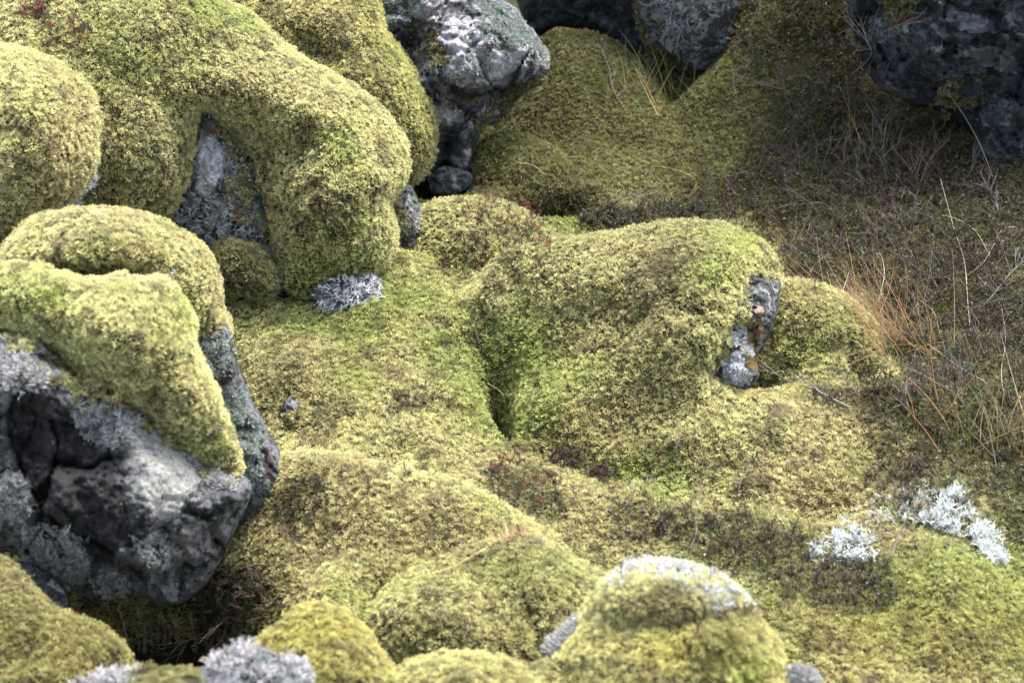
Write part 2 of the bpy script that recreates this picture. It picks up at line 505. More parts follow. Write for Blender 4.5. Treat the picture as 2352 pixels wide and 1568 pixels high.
# (px, py, rx, ry, colour, strength)
PATCH = [  # wide OLIVE patches at the top paint in the vignette-like dimness there
 (1200, 830, 70, 110, GREEN, .8), (1150, 940, 40, 60, GREEN, .7), (1390, 835, 60, 22, GREEN, .7), (1550, 620, 80, 60, BROWN, .6), (1470, 700, 70, 50, BROWN, .55),
 (1700, 560, 60, 35, GREEN * 1.3, .6), (1640, 625, 60, 40, GREEN * 1.3, .6), (330, 150, 160, 50, GREEN, .6), (250, 60, 90, 60, GREEN, .5), (200, 720, 300, 130, STRAW, 1.0), (400, 950, 140, 120, STRAW * .95, .6), (120, 690, 60, 30, GREEN, .7), (1250, 300, 220, 260, OLIVE, .65), (1600, 300, 250, 220, OLIVE, .65), (1870, 770, 110, 90, GREEN, .5), (1230, 250, 70, 60, BROWN * .7, .9), (1300, 460, 90, 50, OLIVE * .5, .8),
 (420, 720, 40, 60, GREEN, .5), (850, 780, 90, 50, GREEN, .5), (940, 700, 90, 40, GREEN, .4), (810, 870, 60, 40, GREEN, .6), (640, 1500, 120, 60, YEL, .6),
 (1200, 1310, 180, 50, GREEN * .8, .6), (1450, 1080, 90, 40, GREEN, .7), (1850, 1260, 60, 60, GREEN, .5), (1940, 1080, 60, 40, GREEN, .5), (1520, 1040, 70, 40, OLIVE, .5),
 (1880, 1120, 90, 80, TAN, .6), (1560, 1450, 90, 50, YEL * 1.1, .6), (1700, 1530, 70, 60, GREEN, .8), (1620, 1410, 130, 35, BROWN, .8), (1660, 1490, 60, 50, OLIVE * .5, .8), (1530, 1500, 70, 50, YEL * 1.2, .7), (740, 1450, 110, 60, YEL * 1.2, .8), (640, 870, 70, 60, BROWN, .4),
 (2100, 1280, 80, 50, BROWN, .4), (2240, 1300, 120, 40, GREEN, .3), (1360, 800, 80, 40, TAN, .5), (1560, 780, 120, 60, TAN, .4), (620, 200, 200, 60, TAN, .4),
 (1000, 620, 90, 70, GREEN * .9, .4), (1300, 520, 60, 20, GREEN * 1.5, .6), (1700, 800, 120, 60, GREEN * 1.1, .3), (160, 1480, 300, 120, YEL * .75, .6), (560, 620, 80, 80, BROWN, .5),
 (1230, 240, 80, 70, BROWN, .8), (1850, 150, 160, 200, OLIVE, .6), (550, 1400, 80, 120, BROWN, .4), (550, 1300, 100, 60, OLIVE * 1.2, .4), (2250, 1450, 300, 150, YEL * .8, .6),
 (1950, 1450, 200, 100, YEL * .85, .5),
]
def moss_colour(P, dim=1.0, yellow=0.0):
    px, py, _ = project(P)
    a = fbm(P * 3.2, 4, 3); b = fbm(P * 5.1 + 40, 4, 9); c = fbm(P * 26, 3, 21); e = fbm(P * 70, 2, 31)
    col = np.tile(STRAW, (len(P), 1))
    w = np.clip((a - 0.10) * 3.0, 0, 0.65)[:, None]; col = col * (1 - w) + GREEN * w
    w = np.clip((b - 0.05) * 3.2, 0, 0.7)[:, None]; col = col * (1 - w) + TAN * w
    for (x, y, rx, ry, cc, s) in PATCH:
        w = (s * np.exp(-((px - x) / rx) ** 2 - ((py - y) / ry) ** 2) * (1 + 0.5 * b))[:, None]
        w = np.clip(w, 0, 1); col = col * (1 - w) + cc * w
    if yellow: col = col * (1 - yellow) + YEL * yellow
    w = np.clip((c - 0.2) * 2.4, 0, 0.5)[:, None]; col = col * (1 - w) + BROWN * 1.2 * w
    w = np.clip((e - 0.25) * 2, 0, 0.45)[:, None]; col = col * (1 - w) + BROWN * w
    r = rng.random(len(P))
    col = col * rng.uniform(0.78, 1.15, len(P))[:, None]
    col = np.where((r < 0.03)[:, None], col * np.array([1.12, 0.88, 0.8]), col)
    return col * dim
def clump(P):
    """-1..1 relief of the shoot clumps, gaps between them about a centimetre apart"""
    return fbm(P * 150, 2, 301, 0.7)
def moss_shoots(P, Nn, tip, Lg, Wd, nb=4):
    c = clump(P); d = np.clip(project(P)[2], 2.3, 7) / 4.0
    amp = 0.0065 * d ** .5
    P = P + Nn * (0.003 + amp * np.clip(c * 1.4, -1, 1))[:, None]
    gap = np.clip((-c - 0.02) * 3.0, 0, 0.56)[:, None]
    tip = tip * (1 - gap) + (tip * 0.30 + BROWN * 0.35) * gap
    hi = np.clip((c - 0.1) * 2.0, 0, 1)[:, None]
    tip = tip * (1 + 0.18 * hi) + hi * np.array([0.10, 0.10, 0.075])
    big = 1 + 0.30 * fbm(P * 5.5, 2, 333) + 0.2 * fbm(P * 22, 2, 334)
    Lg = Lg * big; Wd = Wd * (0.6 + 0.4 * big)
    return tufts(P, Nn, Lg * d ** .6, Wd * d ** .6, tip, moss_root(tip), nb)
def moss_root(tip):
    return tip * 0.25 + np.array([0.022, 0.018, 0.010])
def mossmesh(name, V, F, N, weight=None, dim=1.0, spacing=1.55, Lg=0.0068, Wd=0.0022, parent=None, yellow=0.0, nb=4, **kw):
    def dens(c, n):
        w = lod(c, n, spacing)
        if weight is not None: w = w * weight(c)
        w = w * np.clip(1.05 + 0.9 * fbm(c * 45, 2, 77), 0.25, 1.6)
        return w
    P, Nn = sample(V, F, dens, N)
    TV, TF, TC = moss_shoots(P, Nn, moss_colour(P, dim, yellow), Lg, Wd, nb)
    bc = moss_colour(V, dim, yellow) * 0.12 + np.array([0.012, 0.010, 0.006])
    AV = np.concatenate([V, TV]); AC = np.concatenate([bc, TC]); 
    Fq = F if F.shape[1] == 4 else None
    AF = np.concatenate([Fq, TF + len(V)])
    me = mesh_from(name, AV, AF, AC, M_MOSS)
    print(name, len(P), 'shoots')
    return link(name, me, parent, **kw)
def scraps(name, B, regions, parent, thr=.0, dim=.85, spacing=1.6, base=.0):
    """frayed bits of moss creeping over bare rock"""
    def dens(c, n):
        px, py, d = project(c); w = np.zeros(len(c)); jit = fbm(c * 18, 4, 191) * 1.5
        for r in regions: w = np.maximum(w, soft_in(r, px, py, 40, jit))
        k = fbm(c * 24, 4, 195) * 1.2 + w - .5
        return lod(c, n, spacing) * np.clip((k - thr) * 5, 0, 1) * (w > .05)
    P, Nn = sample(B.V, B.F[:B.nf], dens, B.N)
    if not len(P): return None
    V, F, C = moss_shoots(P, Nn, moss_colour(P, dim), 0.0072, 0.0024)
    return link(name, mesh_from(name, V, F, C, M_MOSS), parent, kind='stuff')
def rockmesh(name, B, mat, parent=None, paint=(), **kw):
    C = np.zeros((len(B.V), 4)); C[:, :3] = 0.3
    jit = fbm(B.V * 30, 3, 4)
    for (poly, col, f) in paint:
        w = soft_in(poly, B.PX, B.PY, f, jit)
        w = w * (np.arange(len(B.V)) < B.used.sum())
        C[:, :3] = C[:, :3] * (1 - w[:, None]) + np.array(col) * w[:, None]
        C[:, 3] = np.maximum(C[:, 3], w)
    me = mesh_from(name, B.V, B.F, C, mat, smooth=True)
    return link(name, me, parent, **kw)
def lichen_col(n, kind):
    base = {'grey': (0.36, 0.36, 0.355), 'white': (0.80, 0.83, 0.80), 'green': (0.27, 0.31, 0.28), 'pale': (0.60, 0.61, 0.64), 'dim': (0.11, 0.13, 0.14)}[kind]
    return np.array(base) * rng.uniform(0.7, 1.1, n)[:, None]
def lichen_on(name, B, regions, parent, kind='grey', spacing=2.2, Lg=0.009, Wd=0.003, up=0.1, **kw):
    """crisp little branching crust standing off the rock in the given regions"""
    def dens(c, n):
        px, py, d = project(c)
        w = np.zeros(len(c)); jit = fbm(c * 25, 4, 91) * 1.6
        for r in regions:
            w = np.maximum(w, soft_in(r, px, py, 22, jit))
        w = np.where(w > 0.5, 1, 0) * np.clip(1.1 + 2.6 * fbm(c * 55, 3, 71), 0, 2)
        return lod(c, n, spacing) * w
    nfr = B.F[:B.nf]
    P, Nn = sample(B.V, nfr, dens, B.N)
    if not len(P): return None
    tip = lichen_col(len(P), kind)
    V, F, C = tufts(P, Nn, np.full(len(P), Lg), np.full(len(P), Wd), tip, tip * 0.45, 4, 15, 80, up)
    me = mesh_from(name, V, F, C, M_LICH)
    print(name, len(P))
    return link(name, me, parent, kind='stuff', **kw)

# --- builders
def tube(pts, rad, sides=4):
    pts = np.array(pts, float); n = len(pts)
    t = norm(np.gradient(pts, axis=0))
    a = np.array([0.3, 0.2, 0.93]); s = norm(np.cross(t, a) + 1e-6); u = np.cross(s, t)
    ang = np.arange(sides) * 2 * math.pi / sides
    V = (pts[:, None] + np.asarray(rad)[:, None, None] * (s[:, None] * np.cos(ang)[None, :, None] + u[:, None] * np.sin(ang)[None, :, None])).reshape(-1, 3)
    F = []
    for i in range(n - 1):
        for k in range(sides):
            F.append((i * sides + k, i * sides + (k + 1) % sides, (i + 1) * sides + (k + 1) % sides, (i + 1) * sides + k))
    return V, np.array(F)
def branching(seed, length, r0, levels=3, spread=0.75, wig=0.25, sides=4, nchild=3, droop=0.0):
    r = random.Random(seed)
    parts = []
    def grow(p, d, L, rad, lev):
        n = 5; pts = [p]; q = p.copy(); dd_ = d.copy()
        for i in range(n):
            dd_ = norm(dd_ + wig * np.array([r.uniform(-1, 1) for _ in range(3)]) * .6 + np.array([0, 0, -droop]))
            q = q + dd_ * L / n; pts.append(q.copy())
        parts.append(tube(pts, np.linspace(rad, rad * 0.45, n + 1), sides))
        if lev > 0:
            for k in range(nchild + r.choice((0, 1))):
                i = r.randint(1, n)
                a = np.array([r.uniform(-1, 1), r.uniform(-1, 1), r.uniform(-.3, .8)])
                grow(pts[i], norm(norm(pts[i] - pts[i - 1]) + a * spread), L * r.uniform(.4, .7), rad * .6, lev - 1)
    grow(np.zeros(3), norm(np.array([r.uniform(-.5, .5), r.uniform(-.5, .5), 1.0])), length, r0, levels)
    return join(parts)
def join(parts, cols=None):
    Vs, Fs, o = [], [], 0
    for (v, f) in parts: Vs.append(v); Fs.append(f + o); o += len(v)
    return np.concatenate(Vs), np.concatenate(Fs)
def frames(N, twist=None):
    t = tangents(N); b = np.cross(N, t)
    return np.stack([t, b, N], -1)        # columns
def stamp(variants, P, D, S, tints=None):
    """many copies of small variants in one mesh; variants: (V, F, C)"""
    pick = rng.integers(0, len(variants), len(P)); R = frames(norm(D))
    Vs, Fs, Cs, o = [], [], [], 0
    for k, (v, f, c) in enumerate(variants):
        m = np.nonzero(pick == k)[0]
        if not len(m): continue
        VV = np.einsum('nij,vj->nvi', R[m], v) * S[m][:, None, None] + P[m][:, None]
        FF = f[None] + (np.arange(len(m)) * len(v))[:, None, None] + o
        cc = np.broadcast_to(c[None], (len(m),) + c.shape)
        if tints is not None: cc = cc * tints[m][:, None]
        Vs.append(VV.reshape(-1, 3)); Fs.append(FF.reshape(-1, 4)); Cs.append(cc.reshape(-1, 3)); o += len(m) * len(v)
    return np.concatenate(Vs), np.concatenate(Fs), np.clip(np.concatenate(Cs), 0, 1)

def bushy_on(name, B, regions, parent, tone=(.50, .50, .52), n=900, L=.016, size=1.0, up=.2, thin=.0008, seed=400, **kw):
    """grey bushy lichen: real branching stalks on the rock"""
    var = []
    for i in range(4):
        v, f = branching(seed + i, L, thin * 1.5, 2, .9, .45, 3, 3)
        var.append((v, f, np.tile(tone, (len(v), 1))))
    def dens(c, nn):
        px, py, d = project(c); jit = fbm(c * 25, 4, 91) * 1.6; w = np.zeros(len(c))
        for r in regions: w = np.maximum(w, soft_in(r, px, py, 22, jit))
        view = norm(CAM - c)
        return n * 10 * np.where(w > .5, 1, 0) * np.clip(.9 + 2.4 * fbm(c * 40, 3, 73), 0, 2) * np.clip(((view * nn).sum(1) + .3) * 3, .1, 1)
    P, Nn = sample(B.V, B.F[:B.nf], dens, B.N)
    if not len(P): return None
    D = norm(Nn + np.array([0, 0, up]) + .35 * rng.normal(size=P.shape))
    V, F, C = stamp(var, P - Nn * .002, D, size * rng.uniform(.6, 1.3, len(P)), rng.uniform(.6, 1.15, (len(P), 1)) * np.ones(3))
    print(name, 'bushy', len(P))
    return link(name, mesh_from(name, V, F, C, M_LICH), parent, kind='stuff', **kw)

# ================================================================== THE GROUND
CTRL = [(1176, 784, 0), (1176, 1200, 0), (1176, 1500, 0.02), (700, 1100, .03), (300, 1000, 0), (60, 1400, -.05), (700, 1450, -.06), (500, 1300, -.06), (1176, 560, .02), (900, 600, .02), (1500, 450, 0), (1500, 300, .02),
        (1800, 1200, .0), (2250, 1200, .02), (1700, 1500, .0), (2250, 1550, .03), (2200, 800, .0), (2200, 500, .03), (1900, 450, .02), (1800, 200, .10), (2200, 330, .08), (1300, 150, .05), (1000, 300, .0), (600, 500, 0), (200, 400, 0),
        (2600, 700, .1), (-300, 900, .05), (-300, 1500, 0), (2700, 1500, .05), (1500, 0, .12), (2300, 0, .1), (600, 0, .1), (1600, 960, .0), (1380, 960, -.02)]
_c = np.array([list(at(np.array(a), np.array(b), gdepth(np.array(a), np.array(b), h))[:2]) + [h] for a, b, h in CTRL])
MND = [  # px, py, rx m, ry m, amplitude
 (320, 1470, .17, .20, -.75), (250, 1400, .15, .15, -.4), (1280, 498, .10, .07, -.16), (1140, 930, .05, .10, -.10), (1000, 425, .10, .1, -.15), (1730, 890, .06, .06, -.10), (1960, 850, .04, .05, -.08),
 (1560, 1280, .14, .10, -.03), (1320, 1440, .08, .05, -.04), (2000, 1000, .2, .1, .03), (1950, 560, .25, .2, .04), (2200, 950, .25, .2, .03), (2150, 1180, .2, .1, .04), (1560, 400, .2, .15, .03), (1600, 180, .25, .2, .05),
 (900, 1500, .12, .06, -.12), (1240, 1160, .12, .05, .02), (640, 1560, .1, .1, -.1), (1830, 1340, .2, .08, -.02)]
_m = [(at(np.array(a), np.array(b), gdepth(np.array(a), np.array(b), 0))[:2], rx, ry, am) for a, b, rx, ry, am in MND]
def ground_z(x, y):
    w = 0; s = 0
    for cx, cy, h in _c:
        k = 1 / ((x - cx) ** 2 + (y - cy) ** 2 + 0.03) ** 1.5
        w = w + k; s = s + k * h
    z = s / w
    for (c, rx, ry, am) in _m:
        if am > 0: z = z + am * np.exp(-((x - c[0]) / rx) ** 2 - ((y - c[1]) / ry) ** 2)
    P = np.stack([x, y, np.zeros_like(x)], -1)
    z = z + 0.034 * fbm(P * 4.2, 3, 2) + 0.018 * fbm(P * 11, 3, 8) + 0.004 * fbm(P * 42, 2, 12)
    return z
def axis(lo, hi, fine_lo, fine_hi, fine, coarse):
    a = list(np.arange(fine_lo, fine_hi, fine)); s, x = fine, fine_hi
    b = []
    while x < hi: b.append(x); s = min(s * 1.35, coarse); x += s
    b.append(hi); s, x = fine, fine_lo - fine
    c = []
    while x > lo: c.append(x); s = min(s * 1.35, coarse); x -= s
    c.append(lo)
    return np.array(c[::-1] + a + b)
gxs = axis(-60, 60, -1.9, 1.9, 0.012, 4.0); gys = axis(-40, 120, 2.0, 6.2, 0.012, 4.0)
GX, GY = np.meshgrid(gxs, gys)
GZ = ground_z(GX, GY)
GV = np.stack([GX, GY, GZ], -1).reshape(-1, 3)
_i = np.arange(GV.shape[0]).reshape(GX.shape)
GF = np.stack([_i[:-1, :-1], _i[:-1, 1:], _i[1:, 1:], _i[1:, :-1]], -1).reshape(-1, 4)
SURF.append((GV, tris(GF), 'ground'))

# the swells of the moss carpet
mounds = [
 body([(480, 700), (620, 690), (740, 690), (860, 640), (878, 578), (930, 577), (1000, 610), (1058, 680), (1098, 770), (1112, 850), (1121, 930), (1160, 975), (1230, 1030), (1300, 1090), (1380, 1150), (1470, 1210), (1570, 1300), (1500, 1400), (1300, 1470), (900, 1470), (600, 1450), (430, 1400), (440, 1250), (550, 1150), (560, 1050), (520, 900)],
      (1120, 970), 14, 0, .21, 8, [(830, 850, 160, 18, -.02), (960, 800, 40, 110, -.018), (700, 850, 120, 60, .03), (640, 840, 70, 70, .03), (1000, 740, 90, 90, .03), (1010, 900, 120, 60, .03), (720, 1100, 160, 60, .03), (900, 960, 120, 60, -.012), (1050, 1120, 160, 60, .025), (830, 720, 60, 40, .02), (1250, 1200, 120, 40, .012), (720, 1000, 100, 25, -.02)], .022, 6, seed=11, h=-.05, power=.5),
 body([(1165, 930), (1178, 870), (1240, 830), (1330, 808), (1450, 790), (1560, 800), (1640, 870), (1650, 905), (1720, 902), (1820, 893), (1900, 912), (1960, 955), (2020, 1005), (2052, 1080), (2040, 1150), (1980, 1215), (1880, 1240), (1750, 1210), (1600, 1170), (1480, 1135), (1380, 1090), (1290, 1045), (1220, 1005), (1182, 975)],
      (1400, 1090), 16, 0, .12, 7, [(1340, 910, 110, 60, .06), (1560, 930, 110, 60, .03), (1800, 960, 120, 60, .03), (1900, 1130, 90, 60, .04), (1480, 1040, 80, 25, -.02), (1680, 1080, 90, 50, .02)], .02, 7, seed=12, h=-.04, power=.45),
 body([(1950, 1350), (2000, 1275), (2090, 1237), (2180, 1243), (2250, 1290), (2320, 1345), (2420, 1400), (2600, 1500), (2600, 1750), (1850, 1750), (1860, 1550), (1890, 1430)],
      (2150, 1480), 14, 0, .10, 9, [(2120, 1330, 100, 60, .03)], .02, 6, seed=13, h=-.03),
 body([(1560, 1400), (1640, 1330), (1740, 1320), (1860, 1370), (1960, 1440), (2050, 1560), (2050, 1700), (1500, 1700), (1500, 1500)],
      (1760, 1500), 16, 0, .10, 9, [], .02, 6, seed=14, h=-.04),
 body([(500, 1290), (560, 1215), (650, 1175), (740, 1190), (800, 1240), (805, 1320), (730, 1400), (640, 1450), (520, 1450), (470, 1400), (470, 1330)],
      (640, 1430), 22, 0, .10, 7, [], .02, 8, seed=15, h=-.06),
 body([(560, 1080), (640, 1045), (760, 1040), (900, 1075), (1060, 1110), (1180, 1170), (1250, 1240), (1100, 1290), (900, 1260), (700, 1230), (600, 1180)],
      (850, 1240), 16, 0, .10, 7, [], .02, 8, seed=25, h=.03),
 body([(668, 1370), (715, 1305), (800, 1270), (920, 1255), (1010, 1290), (920, 1420), (880, 1520), (780, 1500), (690, 1450)],
      (800, 1480), 20, 0, .09, 7, [], .015, 9, seed=16, h=-.01),
 body([(1082, 385), (1100, 325), (1150, 305), (1220, 315), (1280, 350), (1330, 400), (1340, 450), (1290, 480), (1240, 500), (1180, 480), (1100, 450), (1070, 420)],
      (1200, 500), 35, 0, .10, 7, [], .015, 8, seed=17, h=-.04),
 body([(1262, 120), (1290, 80), (1350, 68), (1410, 90), (1460, 140), (1510, 210), (1560, 300), (1560, 420), (1420, 480), (1300, 470), (1220, 340), (1235, 220)],
      (1400, 480), 20, 0, .045, 8, [(1340, 110, 60, 60, .02)], .02, 6, seed=18, h=-.02),
 body([(1550, 250), (1600, 195), (1670, 130), (1705, 60), (1700, -80), (1970, -80), (1960, 60), (1950, 180), (1960, 290), (1900, 360), (1750, 400), (1600, 360)],
      (1750, 380), 30, 0, .10, 8, [], .025, 6, seed=19, h=.0),
]
del SURF[1:]          # the swells are folded into the ground sheet below
HEATH = np.array([(1330, -60), (1700, -60), (1700, 200), (1760, 330), (1560, 400), (1460, 470), (1620, 500), (1780, 560), (1830, 650), (1960, 690), (2020, 760), (2040, 830), (2000, 880), (1850, 880), (1880, 920), (2000, 970), (2080, 1050), (2180, 1130), (2260, 1200), (2320, 1300), (2400, 1380), (2700, 1400), (2700, -60)], float)
BROWNS = [np.array(p, float) for p in (
    [(1330, 1090), (1430, 1110), (1560, 1190), (1700, 1190), (1850, 1230), (2010, 1290), (2040, 1360), (1960, 1430), (1800, 1380), (1640, 1300), (1520, 1210), (1400, 1160)],
    [(2010, 1110), (2120, 1060), (2230, 1150), (2300, 1290), (2200, 1220), (2060, 1180)],
    [(620, 1160), (680, 1120), (790, 1170), (760, 1230), (680, 1220)],
    [(1120, 1090), (1200, 1080), (1310, 1130), (1300, 1190), (1200, 1170)],
    [(450, 1340), (560, 1300), (620, 1380), (600, 1450), (470, 1470)],
    [(1340, 510), (1450, 470), (1600, 490), (1640, 510), (1480, 525), (1400, 540)])]
def heathness(P):
    px, py, _ = project(P)
    j = fbm(P * 9, 4, 61)
    w = soft_in(HEATH, px, py, 70, j * 1.6)
    for b_ in BROWNS: w = np.maximum(w, 0.55 * soft_in(b_, px, py, 40, j * 2.2))
    # moss drifts inside the heath (top middle, lower edge)
    for (x, y, rx, ry, s) in ((1450, 330, 190, 130, .5), (1620, 400, 120, 110, .4), (1650, 230, 150, 110, .45), (1830, 120, 120, 160, .45), (1400, 200, 130, 110, .6), (2280, 1330, 160, 110, .6), (2200, 1080, 90, 40, .5)):
        w = w - s * np.exp(-((px - x) / rx) ** 2 - ((py - y) / ry) ** 2)
    return np.clip(w + j * 0.3, 0, 1)
def soilcol(V):
    h = heathness(V)[:, None]
    h = np.where(V[:, 2:3] < -.12, 1, h); m = moss_colour(V, 0.11) * (1 - h) + np.array([0.012, 0.012, 0.005]) * h  # low pits get near-black soil, painting in the darkness of the cavity
    return m + 0.004

# ================================================================== THE BOULDERS
F_OB = {}
def boulder(label, cat='boulder', name='mossy_boulder', group=None):
    return thing(name, label, cat, group)

# --- long boulder top left
tA = boulder('long rounded boulder under pale moss at the upper left, split by a lichened cleft')
A_rock = body([(380, 230), (480, 215), (600, 260), (680, 420), (690, 640), (640, 700), (530, 700), (480, 610), (395, 545), (370, 470)], (560, 690), 60, 0, .15, 5, [(470, 350, 60, 120, .03), (560, 500, 60, 70, .03)], 0, rough=.02, rscale=16, seed=21, h=.0, fine=1)
A = body([(-100, -80), (440, -80), (495, -5), (560, 25), (620, 72), (700, 138), (790, 185), (850, 228), (892, 272), (925, 320), (938, 370), (925, 420), (893, 458), (903, 510), (906, 560), (885, 610), (850, 640), (790, 650), (740, 675), (690, 690), (655, 660), (640, 620), (622, 570), (612, 500), (590, 420), (566, 345), (515, 290), (462, 250), (452, 320), (450, 400), (415, 450), (395, 492), (360, 505), (300, 530), (225, 540), (205, 500), (120, 560), (-100, 590)],
         (700, 690), 54, 4, .36, 7, [(330, 330, 110, 120, .05), (760, 470, 110, 120, .08), (520, 200, 150, 50, .07), (700, 260, 120, 70, .06), (850, 360, 60, 80, .04), (640, 330, 60, 60, -.03), (250, 230, 70, 90, -.03)], .03, 5, seed=22, h=.03, power=.45)
rockmesh('rock', A_rock, M_ROCKP, tA, [([(455, 290), (490, 300), (520, 360), (500, 420), (470, 450), (440, 440), (458, 380)], (.72, .72, .78), 16), ([(545, 300), (600, 330), (580, 380), (540, 370)], (.05, .03, .02), 20)])
mossmesh('moss', A.V, A.F, A.N, parent=tA)
A2 = body([(495, 575), (520, 548), (580, 560), (612, 590), (640, 650), (610, 690), (560, 672), (520, 690), (500, 630)], (560, 690), 60, 0, .11, 5, [], .02, seed=23, dist=4.02)
mossmesh('moss', A2.V, A2.F, A2.N, parent=tA, dim=.75)
bushy_on('lichen', A_rock, [[(470, 260), (530, 330), (560, 400), (540, 500), (590, 540), (580, 570), (480, 570), (400, 530), (410, 480), (450, 450), (470, 400), (500, 340)], [(590, 280), (660, 330), (640, 380), (560, 350)], [(510, 650), (620, 640), (640, 690), (530, 700)]], tA, (.50, .50, .52), 1500, .010)
A4 = body([(720, 670), (760, 640), (830, 630), (870, 660), (885, 700), (860, 735), (800, 730), (740, 715)], (800, 730), 60, 0, .06, 5, [], 0, rough=.012, seed=24, dist=4.0)
tA4 = thing('lichened_stone', 'small grey stone crusted with bushy pale lichen beneath the overhang of the long mossy boulder', 'stone')
rockmesh('rock', A4, M_ROCKP, tA4)
bushy_on('lichen', A4, [[(715, 650), (890, 620), (895, 740), (715, 735)]], tA4, (.80, .80, .84), 2400, .011)

# --- left round boulder
tB = boulder('round mossy boulder at the left edge with a white lichen fringe below')
B_ = body([(-100, 105), (0, 110), (60, 118), (120, 140), (175, 175), (210, 215), (226, 270), (222, 330), (214, 390), (185, 440), (140, 480), (80, 520), (0, 560), (-100, 580)], (60, 600), 60, 6, .26, 7, [(60, 230, 90, 70, .03)], .03, 6, seed=31, dist=3.75)
mossmesh('moss', B_.V, B_.F, B_.N, parent=tB)
B2 = body([(120, 300), (200, 300), (222, 350), (218, 400), (190, 452), (150, 478), (100, 480), (80, 400)], (100, 480), 60, 6, .13, 5, [], 0, rough=.012, seed=32, dist=3.80)
rockmesh('rock', B2, M_ROCKP, tB)
lichen_on('lichen', B2, [[(180, 330), (225, 330), (222, 400), (190, 460), (150, 480), (150, 460)]], tB, 'pale', 2.0, .012)
bushy_on('lichen', B2, [[(150, 400), (225, 360), (222, 420), (190, 470), (150, 480)]], tB, (.6, .6, .66), 1800, .013)

# --- moss hill behind, and the big grey rock
tC = boulder('tall mossy hump behind the long boulder, leaning against the pale grey rock')
C_ = body([(440, -90), (860, -90), (872, 0), (885, 60), (905, 100), (945, 150), (980, 220), (1000, 290), (996, 350), (975, 400), (940, 425), (900, 440), (700, 330), (480, 100)], (940, 430), 50, -6, .30, 8, [(900, 220, 70, 90, .04)], .03, 5, seed=41, dist=4.42)
mossmesh('moss', C_.V, C_.F, C_.N, parent=tC, yellow=.25)
D_ = body([(820, -90), (1090, -90), (1130, -20), (1185, 15), (1205, 50), (1235, 80), (1258, 130), (1255, 175), (1215, 197), (1180, 225), (1150, 280), (1108, 290), (1092, 340), (1076, 402), (1050, 406), (1022, 372), (985, 410), (940, 330), (900, 200), (870, 60)], (1040, 410), 62, 0, .26, 5,
          [(1120, 110, 110, 70, .08), (950, 120, 60, 70, -.06), (1060, 200, 80, 40, .03), (1030, 300, 50, 60, -.03), (1120, 230, 60, 25, -.05)], 0, rough=.055, rscale=8, warp=.15, seed=42, dist=4.62)
tD = thing('grey_rock', 'large angular grey rock with pale and green lichen crusts jutting right at the top centre', 'rock')
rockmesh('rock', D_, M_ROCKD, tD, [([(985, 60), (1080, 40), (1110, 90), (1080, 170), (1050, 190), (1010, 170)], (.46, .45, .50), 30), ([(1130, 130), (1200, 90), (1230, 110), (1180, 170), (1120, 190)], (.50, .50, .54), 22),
   ([(950, 0), (1060, -10), (1060, 40), (960, 60)], (.38, .35, .36), 30), ([(985, 235), (1060, 250), (1070, 290), (1010, 290)], (.42, .40, .38), 22), ([(1055, 350), (1078, 345), (1072, 385)], (.50, .50, .46), 10), ([(1035, 375), (1060, 380), (1062, 402)], (.50, .50, .46), 10),
   ([(890, 60), (960, 50), (990, 130), (960, 160), (910, 150)], (.055, .05, .055), 30), ([(1000, 190), (1100, 200), (1200, 190), (1240, 185), (1180, 230), (1060, 240)], (.035, .035, .037), 30), ([(970, 80), (1010, 95), (1030, 140), (1000, 155)], (.07, .06, .02), 16), ([(1010, 300), (1060, 310), (1060, 360), (1020, 370), (990, 350)], (.045, .045, .05), 20)])  # dark tints on left flank and underside stand in for shade
lichen_on('lichen', D_, [[(875, 0), (960, -20), (1000, 10), (960, 30), (900, 30), (910, 60), (880, 60)], [(1100, 10), (1190, 20), (1230, 90), (1240, 120), (1200, 100), (1170, 110), (1120, 90)]], tD, 'green', 2.0, .008)
lichen_on('lichen', D_, [[(920, 110), (980, 100), (1000, 160), (950, 180), (915, 160)], [(1080, 110), (1130, 100), (1120, 170), (1060, 190)], [(1220, 100), (1258, 120), (1250, 150), (1225, 140)]], tD, 'grey', 2.0, .007)
D2 = body([(985, 400), (1020, 380), (1075, 395), (1085, 430), (1050, 455), (1000, 450)], (1030, 455), 60, 0, .06, 5, [], 0, rough=.035, rscale=12, seed=43, h=0)
tD2 = thing('grey_rock', 'small dark lichened stone wedged under the big grey rock', 'stone')
rockmesh('rock', D2, M_ROCKP, tD2)
E_ = body([(885, 470), (905, 440), (940, 425), (962, 465), (972, 515), (962, 560), (935, 590), (890, 600), (870, 540)], (930, 600), 66, 0, .10, 4, [], 0, rough=.034, rscale=11, seed=44, h=0)
tE = thing('dark_rock', 'dark upright rock with a pale lichen foot in the gap right of the long boulder', 'rock')
rockmesh('rock', E_, M_ROCK, tE)
lichen_on('lichen', E_, [[(925, 500), (970, 500), (972, 550), (930, 580), (915, 550)]], tE, 'grey')

